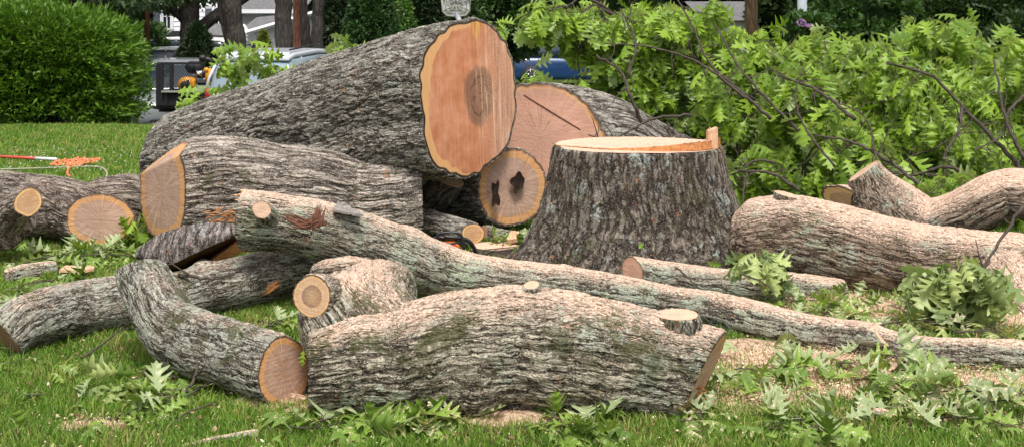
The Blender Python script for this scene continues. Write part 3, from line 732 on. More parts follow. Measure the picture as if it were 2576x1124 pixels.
# ---- hollow log
hl = log('hollow_log', [(1288,472,97,9.75),(1200,478,95,10.1),(1100,485,92,10.6),(980,490,88,11.2)], M['bark_dark'],
         ends=([(P(1288,472,9.75), (.45,-.89,.02))], None), faces=(M['face_brown'], None), lobe=.03)
T_(hl, 'hollow log with two dark rot holes in its round cut face', 'log')
def hole(U, V, d, rx, rz, seed, par, nrmv):  # flush patch on the rotten face; shade inside the hole painted near-black
    g = np.random.default_rng(seed); c = P(U, V, d); n_ = nrm(nrmv); x = nrm(np.cross([0,0,1.], n_)); z = np.cross(n_, x)
    m = 26; th = np.arange(m)/m*2*PI; r = 1+sum(g.normal(0, .16)*np.sin(k*th+g.uniform(0, 6)) for k in range(2, 7))
    V0 = []
    for k, (s, o) in enumerate(((1.18,.001),(1.1,.009),(.95,.006),(.8,.004),(.5,.0035),(.02,.003))):
        V0.append(c+n_*o+(np.cos(th)*r*rx*s)[:,None]*x+(np.sin(th)*r*rz*s)[:,None]*z)
    V0 = np.array(V0); i = np.arange(5)[:,None]*m; j = np.arange(m)[None]; k = (j+1) % m
    Q = np.stack([i+j, i+k, i+m+k, i+m+j], -1).reshape(-1, 4)
    Qr, Qi = Q[:m], Q[m:]
    mk('rot_hole', V0.reshape(-1, 3), Q, [M['wood_dark'], M['rot_hole_dark']], par, False, midx=[0]*m+[1]*(len(Q)-m))
hole(1302, 458, 9.73, .050, .058, 1, hl, (.45,-.89,.02)); hole(1246, 488, 9.60, .028, .085, 2, hl, (.45,-.89,.02))
# ---- dark logs in the gap
g1 = log('log', [(1190,588,26,9.1),(1130,572,30,9.25),(1060,560,32,9.4),(960,556,32,9.6)], M['bark_dark'], ends=([(P(1190,588,9.1), (.35,-.93,.0))], None), faces=(M['face_tan'], None))
T_(g1, 'slim log with small round face just above the chainsaw', 'log')
g2 = log('log', [(1130,452,40,9.7),(1090,500,40,9.9),(1040,545,40,10.1)], M['bark_dark'], ends=([(P(1128,450,9.7), (.3,-.2,.9))], None), faces=(M['face_tan'], None))
T_(g2, 'short dark limb hidden in the gap under the largest trunk', 'log')
g3 = log('log', [(1215,585,20,9.5),(1270,600,22,9.6),(1330,604,22,9.8),(1400,600,24,10)], M['bark_lichen']); T_(g3, 'lichened branch behind the small round face near the stump', 'log')
# ---- left background logs
o1 = log('log', [(252,553,66,9.15),(150,522,74,9.45),(0,508,76,9.9),(-90,500,76,10.2)], M['bark_left'], ends=([(P(252,553,9.15), (.26,-.96,.03))], None), faces=(M['face_brown'], None), lobe=.03)
T_(o1, 'log at the left edge with broad round brown face turned to the camera')
o2 = log('log', [(225,520,60,9.9),(300,512,66,9.9),(380,525,64,10.1),(450,530,60,10.2)], M['bark_left'], lobe=.05); T_(o2, 'short log tucked between the round brown face and the slant-cut trunk')
p1 = log('forked_log', [(-90,585,70,8.75),(0,560,64,8.7),(20,560,58,8.7),(48,590,52,8.75)], M['bark_left'], lobe=.08); T_(p1, 'dark forked log with small oval stub at the left edge')
log('branch_stub', [(-30,575,58,8.75),(20,545,46,8.6),(50,520,38,8.5),(70,509,35,8.42)], M['bark_left'], ends=(None, [(P(70,509,8.42), (.62,-.78,.1))]), faces=(None, M['face_tan']), parent=p1)
# ---- slanting log at the left (behind the bent log)
c1 = log('log', [(14,848,62,6.25),(60,812,64,6.35),(150,790,72,6.6),(300,764,68,6.85),(450,748,62,7.05),(600,712,62,7.25),(720,684,56,7.45),(815,672,40,7.6)], M['bark_lichen'],
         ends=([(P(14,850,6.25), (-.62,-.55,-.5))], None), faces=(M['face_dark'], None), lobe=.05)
T_(c1, 'long lichened log slanting up from the left edge behind the bent log')
patch_on(c1, [P(655,736,7.21), P(672,726,7.21), P(690,713,7.23)], M['wood_orange'], w=.022, n=60, seed=5, spread=.010)
# ---- the bent log
b1 = log('bent_log', [(352,682,50,6.25),(372,715,62,6.2),(400,775,70,6.05),(440,830,78,5.95),(510,868,84,5.85),(580,890,85,5.72),(650,912,87,5.6),(716,932,88,5.5)], M['bark_lichen'],
         ends=([(P(345,668,6.25), (-.30,.35,.9))], [(P(716,932,5.5), (.77,-.62,.04))]), faces=(None, M['face_brown']), lobe=.05, step=.009)
T_(b1, 'bent lichened log hooking upward with brown oval cut face beside the front log')
# ---- the long limb
d1 = log('long_limb', [(616,552,74,7.2),(700,560,70,7.22),(850,590,69,7.3),(1000,638,68,7.4),(1100,675,64,7.45),(1200,698,55,7.45),(1350,710,47,7.42),(1500,730,45,7.25),(1600,748,44,7.1),(1700,765,41,6.98),(1800,779,42,6.85),(1900,806,46,6.65),(2000,830,42,6.5),(2100,846,40,6.4),(2180,856,42,6.3),(2250,874,37,6.22),(2350,888,36,6.15),(2450,890,36,6.1),(2640,898,34,6.02),(2850,905,33,5.95),(3050,918,28,5.9)], M['bark_limb'],
         ends=([(P(614,552,7.2), (-1,.10,.02))], None), faces=(M['face_pink'], None), lobe=.05, step=.0095)
T_(d1, 'long thin pale limb crossing the whole middle in front of the stump')
spl = MB(); g = np.random.default_rng(4)
for k in range(36):
    z = g.random(); p = P(613, 478+z*150, 7.14+g.normal(0, .02)); L_ = (.015+.05*(z < .35)*g.random()+.03*(abs(z-.5) < .2)*g.random())
    e = p+np.array([-L_, g.normal(0, .01), g.normal(.004, .006)]); spl.tube([p, (p+e)/2, e], [.009,.007,.001], 5)
spl.tube([P(614,628,7.13), P(613,560,7.12), P(616,476,7.15)], [.012,.018,.010], 6)
spl.build('split_edge', M['wood_fresh'], d1)
log('branch_stub', [(700,570,22,7.2),(675,545,22,7.06),(660,530,21,6.98)], M['bark_limb'], ends=(None, [(P(660,528,6.97), (.25,-.92,.2))]), faces=(None, M['face_dust']), parent=d1)
patch_on(d1, [P(735,552,7.0), P(760,565,6.99), P(795,560,7.0), P(800,545,7.02)], M['wood_dark'], w=.035, n=40, seed=8, spread=.012)
log('branch_stub', [(2165,848,26,6.3),(2190,845,27,6.24),(2215,848,20,6.2)], M['bark_limb'], ends=(None, [(P(2212,842,6.2), (.6,-.3,.75))]), faces=(None, M['face_dust']), parent=d1)
# ---- log lying behind the limb, face by the stump foot
e1 = log('log', [(1592,685,39,7.58),(1700,704,41,7.62),(1850,724,43,7.6),(1980,732,46,7.55),(2120,742,36,7.6)], M['bark_limb'], ends=([(P(1591,684,7.58), (-.84,-.54,.05))], None), faces=(M['face_pink'], None), lobe=.05)
T_(e1, 'short pale log at the foot of the stump with oval face towards the left')
# ---- big right limb
f1 = log('curved_limb', [(1842,600,42,7.95),(1870,595,66,7.95),(1930,588,88,7.92),(2000,592,99,7.9),(2100,616,104,7.85),(2200,645,102,7.8),(2300,663,95,7.75),(2400,668,88,7.7),(2500,672,84,7.65),(2640,690,84,7.6),(2780,705,78,7.55),(2900,715,70,7.5)], M['bark_dust'], ends=([(P(1836,602,7.95), (-.95,.2,.1))], None), lobe=.06, step=.0105)
T_(f1, 'thick curved limb at the right, its back buried in pink sawdust')
log('branch_stub', [(1990,540,34,7.9),(1985,515,30,7.88),(1978,490,27,7.86)], M['bark_dust'], ends=(None, [(P(1976,488,7.86), (.25,-.12,.95))]), faces=(None, M['face_dust']), parent=f1)
log('branch_stub', [(1925,560,50,7.95),(1905,530,40,7.98),(1890,512,26,8.0)], M['bark_dust'], parent=f1)
log('side_limb', [(2400,645,55,7.8),(2470,672,76,7.68),(2530,735,84,7.5),(2590,815,86,7.3),(2680,900,85,7.1)], M['bark_dust'], parent=f1, lobe=.06)
# ---- forked log behind it
q1 = log('forked_log', [(2160,545,52,8.75),(2230,575,84,8.75),(2320,578,76,8.7),(2400,550,60,8.6),(2470,518,62,8.5),(2530,492,60,8.45),(2580,492,60,8.4),(2650,520,60,8.4),(2780,560,56,8.35),(2900,590,50,8.3)], M['bark_dust2'], ends=([(P(2163,540,8.75), (-.55,-.62,-.25))], None), faces=(M['face_tan'], None), lobe=.06)
T_(q1, 'V-shaped forked log behind the sawdust-covered limb at the right')
log('branch_stub', [(2300,625,125,8.8),(2250,565,112,8.8),(2202,498,76,8.8),(2180,455,53,8.8),(2170,428,45,8.8)], M['bark_dust2'], ends=(None, [(P(2170,432,8.8), (-.58,.12,.80))]), faces=(None, M['face_dust']), parent=q1, lobe=.05)
# ---- the front log
a1 = log('front_log', [(770,938,88,5.42),(810,930,98,5.4),(900,915,114,5.4),(1000,912,120,5.4),(1100,890,132,5.4),(1200,878,134,5.4),(1300,875,135,5.4),(1400,882,137,5.4),(1500,896,134,5.4),(1600,914,131,5.4),(1700,934,122,5.4),(1772,947,116,5.4)], M['bark_front'],
         ends=([(P(776,938,5.4), (-1,-.15,.0))], [(P(1771,946,5.38), (.86,-.345,-.39))]), faces=(M['face_tan'], M['face_brown']), lobe=.045, step=.0082)
T_(a1, 'thick knotty log nearest the camera with moss, lichen and sawdust')
log('side_limb', [(990,915,112,5.46),(940,855,124,5.56),(920,800,122,5.75),(932,768,112,5.92),(952,748,95,6.1),(968,742,78,6.25)], M['bark_front'], ends=(None, [(P(972,740,6.27), (.4,.9,.1))]), parent=a1, lobe=.06, step=.0085)
log('side_limb', [(950,895,118,5.47),(900,840,114,5.52),(870,795,104,5.6),(890,765,92,5.8)], M['bark_front'], parent=a1, lobe=.06, step=.009)
log('branch_stub', [(900,800,66,5.7),(850,770,58,5.6),(815,752,54,5.5),(785,745,52,5.42)], M['bark_front'], ends=(None, [(P(784,745,5.42), (-.30,-.95,.10))]), faces=(None, M['face_core']), parent=a1, lobe=.03, step=.008)
log('branch_stub', [(1340,790,40,5.42),(1332,752,26,5.4),(1335,735,23,5.4),(1337,716,21,5.38)], M['bark_lichen'], ends=(None, [(P(1336,716,5.38), (-.12,-.28,.93))]), faces=(None, M['face_dust']), parent=a1, step=.006)
log('branch_stub', [(1712,900,70,5.42),(1709,850,64,5.42),(1706,812,58,5.4),(1705,790,56,5.4)], M['bark_front'], ends=(None, [(P(1705,790,5.4), (.0,-.05,1))]), faces=(None, M['face_dust']), parent=a1, step=.008, lobe=.04)
sp2 = MB()
for k in range(22):
    t = g.random(); a = P(1745+g.uniform(-8, 18), 1030-t*60, 5.33+g.normal(0, .02)); e = a+np.array([g.uniform(.01,.045), g.normal(0,.01), g.uniform(-.025,.012)]); sp2.tube([a, e], [.004,.001], 4)
sp2.build('splinters', M['wood_orange'], a1)
# ---- wedge slab, underside colour darkened to paint in its shade
def slab():
    top = [(345,630,8.15),(380,602,8.05),(430,579,8.0),(500,564,7.95),(560,562,7.95),(603,569,8.0)]
    bot = [(347,650,8.1),(372,662,7.95),(425,666,7.8),(490,637,7.78),(550,609,7.82),(606,585,7.92)]
    ub = [(350,655,8.4),(400,672,8.35),(452,694,8.3),(510,668,8.3),(560,648,8.3),(612,624,8.3)]
    tb = [(352,640,8.45),(390,610,8.45),(440,590,8.45),(500,575,8.45),(560,572,8.45),(606,580,8.45)]
    n = 90
    def cv(c): return spline([list(P(*q))+[0] for q in c], n)[0][:, :3]
    a, b, c, d = cv(top), cv(bot), cv(ub), cv(tb)
    K = 26; s = np.linspace(0, 1, K)[:,None,None]; bulge = np.sin(s*PI)*np.array([0,-.05,.0])
    V = a[None]*(1-s)+b[None]*s+bulge
    i = np.arange(K-1)[:,None]*n; j = np.arange(n-1)[None]
    Q = np.stack([i+j, i+n+j, i+n+j+1, i+j+1], -1).reshape(-1, 4)
    x = V[..., 0]; scv = np.stack([-V[..., 2]*1.0, x, V[..., 1]*0], -1)+3
    ob = mk('wood_wedge', V.reshape(-1, 3), Q, M['bark_slab'], None, True, {'sc': scv.reshape(-1, 3), 'up': np.zeros(V.size//3), 'dm': np.ones(V.size//3)}); tag(ob, 'sawn wedge slab of thick grey bark tilted over a red underside with shade painted in', 'wood wedge')
    def strip(name, p, q, mat):
        k = 8; s = np.linspace(0, 1, k)[:,None,None]; V = p[None]*(1-s)+q[None]*s; i = np.arange(k-1)[:,None]*n
        mk(name, V.reshape(-1, 3), np.stack([i+j, i+n+j, i+n+j+1, i+j+1], -1).reshape(-1, 4), mat, ob)
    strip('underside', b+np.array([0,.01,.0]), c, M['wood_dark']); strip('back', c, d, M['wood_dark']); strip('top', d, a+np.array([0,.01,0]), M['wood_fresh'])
    # second chunk leaning under it
    V = np.array([P(*q) for q in ((505,672,7.98),(612,598,7.9),(616,632,7.95),(540,668,8.0), (505,668,8.25),(600,590,8.2),(618,618,8.25),(540,664,8.3))])
    Q = [[0,3,2,1],[0,1,5,4],[1,2,6,5],[3,7,6,2],[4,5,6,7],[0,4,7,3]]
    o = mk('wood_wedge', V, np.array(Q), M['wood_orange'], smooth=False); tag(o, 'small orange wood wedge under the tilted bark slab', 'wood wedge')
slab()
l2 = log('log', [(508,682,30,7.9),(540,684,30,8.05),(600,690,30,8.3)], M['bark_dark'], ends=([(P(508,682,7.9), (-.35,-.93,.1))], None), faces=(M['face_tan'], None)); T_(l2, 'small round log end peeking out beneath the tilted bark slab')
l3 = log('log', [(800,694,30,7.1),(850,690,36,7.0),(930,690,34,7.1)], M['bark_dust'], lobe=.08); T_(l3, 'small dusty limb half hidden under the long limb')
# chip resting on the limb
def chunk(name, quad, thick, mat, label, cat, seed=0):
    g = np.random.default_rng(seed); q = np.array([P(*c) for c in quad]); nn_ = nrm(np.cross(q[1]-q[0], q[2]-q[0])); 
    if nn_[2] < 0: nn_ = -nn_
    N = 12; top = []
    for s in np.linspace(0, 1, 6):
        a = q[0]*(1-s)+q[3]*s; b = q[1]*(1-s)+q[2]*s
        top.append(a+(b-a)*np.linspace(0, 1, N)[:,None]+g.normal(0, .003, (N, 3)))
    top = np.array(top); V = np.concatenate([top.reshape(-1, 3), (top-nn_*thick).reshape(-1, 3)]); i = np.arange(5)[:,None]*N; j = np.arange(N-1)[None]
    Qt = np.stack([i+j, i+j+1, i+N+j+1, i+N+j], -1).reshape(-1, 4); k = 6*N; Qs = []
    e = [r for r in range(N)]+[r*N+N-1 for r in range(1, 6)]+[5*N+r for r in range(N-2, -1, -1)]+[r*N for r in range(4, 0, -1)]
    for a, b in zip(e, e[1:]+e[:1]): Qs.append([a, a+k, b+k, b])
    o = mk(name, V, np.vstack([Qt, (Qt+k)[:, ::-1], Qs]), mat, smooth=False); tag(o, label, cat); return o
chunk('bark_chip', [(838,528,7.15),(912,540,7.12),(900,528,7.3),(848,506,7.32)], .012, M['twig_pale'], 'flat weathered bark chip on top of the long limb', 'bark chip', 1)
chunk('wood_chip', [(148,680,8.0),(235,676,8.05),(236,668,8.2),(160,668,8.25)], .015, M['wood_fresh'], 'long pale plank-like wood chip on the grass at left', 'wood chip', 2)
chunk('wood_chip', [(1275,602,9.0),(1312,598,9.0),(1305,582,9.1),(1285,580,9.1)], .03, M['wood_fresh'], 'tan wood chip leaning in the leaves below the hollow log', 'wood chip', 3)
chunk('wood_chip', [(1985,1135,4.9),(2030,1150,4.85),(2025,1105,5.0),(1995,1096,5.02)], .02, M['wood_fresh'], 'bright splintered wood chip at the bottom right edge', 'wood chip', 4)
chunk('wood_chip', [(2075,1075,5.15),(2120,1072,5.15),(2118,1062,5.2),(2080,1066,5.2)], .01, M['wood_orange'], 'thin orange splinter lying in grass behind the bright chip', 'wood chip', 5)
def cookie():
    c = P(1245, 637, 9.0); m = 80; th = np.arange(m)/m*2*PI; r = .155*(1+.05*np.sin(3*th)+.03*np.sin(7*th)); z = [0, .05, .055]; V = []
    for zz, s in ((0,1),(.05,1),(.055,.97),(.058,.5),(.058,.01)): V.append(np.stack([c[0]+r*s*np.cos(th), c[1]+r*s*np.sin(th), np.full(m, zz)], 1))
    i = np.arange(4)[:,None]*m; j = np.arange(m)[None]; k = (j+1) % m; Q = np.stack([i+j, i+k, i+m+k, i+m+j], -1).reshape(-1, 4)
    o = mk('wood_disc', np.array(V).reshape(-1, 3), Q, [M['twig'], M['wood_dust']], midx=[0]*m+[1]*(3*m)); tag(o, 'flat wood disc dusted with sawdust, left of the stump foot', 'wood disc')
cookie()
tg = log('branch_piece', [(12,698,17,8.0),(60,688,20,8.05),(110,678,19,8.1),(140,672,14,8.15)], M['bark_limb'], lobe=.1, step=.008); tag(tg, 'short lichened branch piece on leaves at the left edge', 'branch')
tg = log('branch_piece', [(2158,1032,13,5.32),(2200,1040,15,5.3),(2250,1050,16,5.27),(2285,1060,12,5.25)], M['bark_limb'], faces=(None, M['face_dust']), lobe=.08, step=.005); tag(tg, 'stubby grey branch piece lying in sawdust at the lower right', 'branch')
tg = log('branch_piece', [(1050,1052,10,5.28),(1100,1056,13,5.27),(1150,1066,16,5.26)], M['bark_limb'], faces=(None, M['face_dust']), lobe=.1, step=.005); tag(tg, 'broken lichened stick with a reddish upright spike under the front log', 'branch')
log('broken_spike', [(1128,1066,15,5.24),(1130,1040,10,5.23),(1124,1010,7,5.23),(1122,984,3,5.23)], M['wood_dark'], parent=tg, step=.005, lobe=.15)
tg = log('branch_piece', [(935,1082,11,5.18),(965,1095,12,5.1)], M['twig_pale'] if False else M['bark_limb'], faces=(None, M['face_dust']), lobe=.05, step=.004); tag(tg, 'thumb-sized cut twig end among the leaves under the front log', 'branch')
tg = log('branch_piece', [(455,1128,8,4.93),(530,1112,9,4.97),(600,1098,9,5.02),(650,1090,8,5.05)], M['bark_limb'], lobe=.1, step=.005); tag(tg, 'pale slender stick on grass at the bottom edge', 'branch')
for k, (pts, r, lab) in enumerate((
    ([(205,900,5.9),(250,870,6.0),(300,832,6.1),(345,828,6.15)], .006, 'forked dark twig leaning on the grass before the left log'),
    ([(250,798,6.3),(300,805,6.15),(335,832,6.1)], .004, 'thin dark twig crossing the left lichened log'),
    ([(470,985,5.5),(490,950,5.55),(506,880,5.7)], .007, 'short dark twig standing against the bent log'),
    ([(310,1095,5.05),(400,1085,5.12),(470,1040,5.28),(545,1010,5.4)], .006, 'long grey twig on the grass below the bent log'),
    ([(1320,1118,4.95),(1370,1080,5.1),(1430,1035,5.2),(1495,1030,5.22)], .006, 'bent bare twig in grass under the middle of the front log'),
    ([(1240,1080,5.1),(1290,1100,5.0),(1370,1112,4.97)], .005, 'thin twig lying left of the bent bare twig'),
    ([(1350,1120,4.93),(1450,1112,4.96),(1560,1128,4.92)], .004, 'slender twig along the bottom edge of the lawn'),
    ([(450,690,7.0),(520,697,6.95),(590,688,7.0)], .010, 'bare grey twig resting on the left lichened log'),
    ([(2576,515,7.35),(2520,600,7.3),(2480,660,7.25),(2440,715,7.2)], .011, 'bare reddish twig leaning across the right end of the curved limb'),
    ([(2490,650,7.25),(2475,690,7.2),(2478,740,7.15)], .008, 'small side twig hanging below the leaning twig at the right'),
    ([(1700,672,7.2),(1735,700,7.15),(1752,735,7.1)], .006, 'curved dark twig draped over the short pale log'),
    ([(1870,690,7.1),(1930,715,7.0),(1950,750,6.95)], .006, 'thin dark twig draped over the short log nearer the curved limb'),
    ([(1745,790,5.6),(1790,785,5.6),(1820,805,5.55),(1842,835,5.5)], .004, 'fine twig arching behind the flat-topped stub'),
    ([(1205,655,8.4),(1215,640,8.5),(1250,632,8.6),(1290,628,8.7)], .007, 'little bent twig lying over the wood disc'),
    ([(2440,1100,5.05),(2500,1085,5.1),(2590,1080,5.1)], .006, 'straight twig lying at the lower right edge'),
    ([(2470,1110,5.0),(2500,1075,5.1),(2590,1060,5.15)], .005, 'crooked twig crossing the straight one at the lower right edge'),
    ([(2030,990,5.55),(2045,1015,5.45),(2055,1035,5.4)], .005, 'short dark twig in sawdust right of the front log'),
    ([(190,1010,5.5),(195,985,5.6),(225,965,5.7)], .005, 'tiny upright twig in the lawn at lower left'))):
    mb = MB(); pp = np.array([P(*q) for q in pts]); m = 14
    S_, _ = spline(np.hstack([pp, np.zeros((len(pp), 1))]), m); S_ = S_[:, :3]+np.random.default_rng(k).normal(0, r*.5, (m, 3))
    zg = gz(S_[:,0], S_[:,1])+r; S_[:,2] = np.maximum(S_[:,2], zg)
    mb.tube(S_, np.linspace(r, r*.5, m), 7)
    gg = np.random.default_rng(100+k)
    for q in range(2):
        i = gg.integers(3, m-2); e = S_[i]+np.array([gg.normal(0, .05), gg.normal(0, .04), abs(gg.normal(.03, .02))])*r/.006; mb.tube([S_[i], (S_[i]+e)/2+gg.normal(0, r*.4, 3), e], [r*.5, r*.4, r*.2], 5)
    o = mb.build('twig', M['twig']); tag(o, lab, 'twig')
# ------------------------------------------------------------ the brush pile
TU = [1290,1330,1400,1450,1480,1560,1600,1640,1700,1760,1785,1830,1850,1900,1960,2020,2060,2110,2160,2210,2260,2300,2360,2420,2470,2520,2600,2700]
TV = [ 110,  45,  15,  30,   5,   0,  10,  10,   0,  20, 110, 140,  70,  70,  75,  95, 105, 115, 130, 130, 100,  70,  78,  70,  78, 100,  92,  90]
LG = 'leafy branches heaped behind the stump'
def pile():
    rng = np.random.default_rng(21)
    def top(U): return float(np.interp(U, TU, TV))
    nb = 0
    # crown envelope sampled by U; bases lower right, branches leaning up and left or right
    Us = np.concatenate([np.linspace(1335, 2620, 44), rng.uniform(1330, 2700, 26), rng.uniform(1400, 2620, 36)])
    labs = {}
    for q, U in enumerate(Us):
        layer = 0 if q < 44 else (1 if q < 78 else 2)
        if layer == 0: d = rng.uniform(10.9, 12.2); tv = top(U)+rng.uniform(5, 60)
        elif layer == 1: d = rng.uniform(10.3, 11.2); tv = top(U)+rng.uniform(70, 210)
        else: d = rng.uniform(9.4, 10.4); tv = max(top(U)+200, rng.uniform(255, 470))
        if 1770 < U < 1845 and layer == 0: tv = 150
        if 1450 < U < 1760:
            d = max(d, 11.2)+.2
            if layer: tv = min(tv, np.interp(U, [1450,1760], [170,300]))
        if U < 1560 and layer == 2: continue
        st_, ntw_ = .2, 9
        if U < 1480:
            if layer == 0: tv = top(U)+rng.uniform(5, 22); st_ = .62; ntw_ = 6
            else: tv = rng.uniform(215, 300)
        if layer == 2 and U < 1850: d = rng.uniform(11.3, 11.7); tv = min(rng.uniform(150, 300), np.interp(U, [1450,1850], [170,320]))
        tip = P(U, tv, d)
        bx = rng.uniform(-.2, 1.1) if U < 2300 else rng.uniform(-.9, .6)
        if U < 1480 and layer == 0: bx = rng.uniform(.5, .9)
        base = tip+np.array([bx, rng.uniform(.1, .7), 0]); base[2] = max(.12, min(tip[2]-.35, tip[2]*rng.uniform(.15, .6)))
        if U < 1480 and layer == 0: base[2] = tip[2]-rng.uniform(.1, .2)
        path = wander(base, tip, 16, .05, rng); path += np.array([0,0,1.])*(np.sin(np.linspace(0, 1, 16)*PI)*rng.uniform(.02, .16))[:,None]
        path[:,2] = np.maximum(path[:,2], .08)
        r0 = rng.uniform(.009, .019)
        b = leafy('leafy_branch', path, r0, rng, M['leaf'], M['twig'], ntw=ntw_, twl=.34 if U > 1480 else .2, nl=6, size=.21, droop=1.4, start=st_)
        tag(b, 'one of the many leafy oak branches heaped behind the stump', 'branch', LG); nb += 1
    # bare limbs that show between the leaves
    for k, (pts, r) in enumerate(((((1700,410,10.6),(1640,370,10.7),(1590,250,10.6),(1560,180,10.7),(1500,140,10.8)), .020),(((1580,185,10.7),(1600,110,10.8),(1560,20,10.9)), .011),
        (((1740,290,10.4),(1640,300,10.5),(1540,350,10.3),(1480,340,10.4)), .012),
        (((1940,300,10.5),(1850,220,10.6),(1780,150,10.7),(1740,60,10.8),(1700,-10,10.9)), .014),(((2010,330,10.3),(1930,250,10.4),(1860,170,10.5),(1800,60,10.7)), .013),
        (((1880,250,10.4),(1760,160,10.5),(1640,120,10.6),(1520,110,10.7)), .011),(((2576,430,10.0),(2500,350,10.05),(2420,270,10.1),(2340,190,10.1),(2230,160,10.2)), .018),
        (((2420,270,10.1),(2410,330,9.9),(2370,400,9.8)), .014),(((2576,400,9.9),(2530,300,10.0),(2510,200,10.1),(2500,150,10.2)), .016),
        (((2320,470,9.6),(2240,410,9.7),(2150,360,9.8),(2050,340,9.9)), .015),(((2220,455,9.6),(2200,380,9.7),(2180,300,9.8),(2120,260,9.9)), .010),
        (((2010,480,9.9),(1950,440,10.0),(1880,430,10.1),(1840,440,10.2)), .014),(((1880,430,10.1),(1870,480,10.0),(1870,540,9.9)), .010),(((1950,410,10.1),(1900,405,10.1),(1850,440,10.0)), .010),
        (((1800,480,10.4),(1740,440,10.4),(1700,400,10.4),(1680,310,10.5)), .028),(((2150,300,10.0),(2060,230,10.2),(1960,190,10.4)), .016),(((2460,450,9.7),(2380,420,9.7),(2300,440,9.8),(2200,430,9.9)), .014),
        (((2100,420,9.8),(2030,330,9.9),(2000,250,10.0),(2020,170,10.1)), .010),(((2576,240,10.2),(2540,280,10.1),(2520,340,10.0),(2450,380,9.9)), .012))):
        pp = np.array([P(q[0], q[1], q[2]-.55) for q in pts]); m = 30; S_, _ = spline(np.hstack([pp, np.zeros((len(pp), 1))]), m); g = np.random.default_rng(300+k); S_ = S_[:, :3]+g.normal(0, r*.25, (m, 3))
        S_[:,2] = np.maximum(S_[:,2], .05)
        mb = MB(); mb.tube(S_, np.linspace(r, r*.45, m), 8)
        for q in range(5):
            i = g.integers(5, m-2); s_ = nrm(g.normal(0, 1, 3)*np.array([1,.3,1])); e = S_[i]+s_*g.uniform(.1, .3); mb.tube(wander(S_[i], e, 6, .012, g), np.linspace(r*.4, .002, 6), 5)
        o = mb.build('bare_branch', M['twig']); tag(o, 'one of the dark bare branches that show through the leaf heap', 'branch', 'bare branches in the leaf heap')
pile()

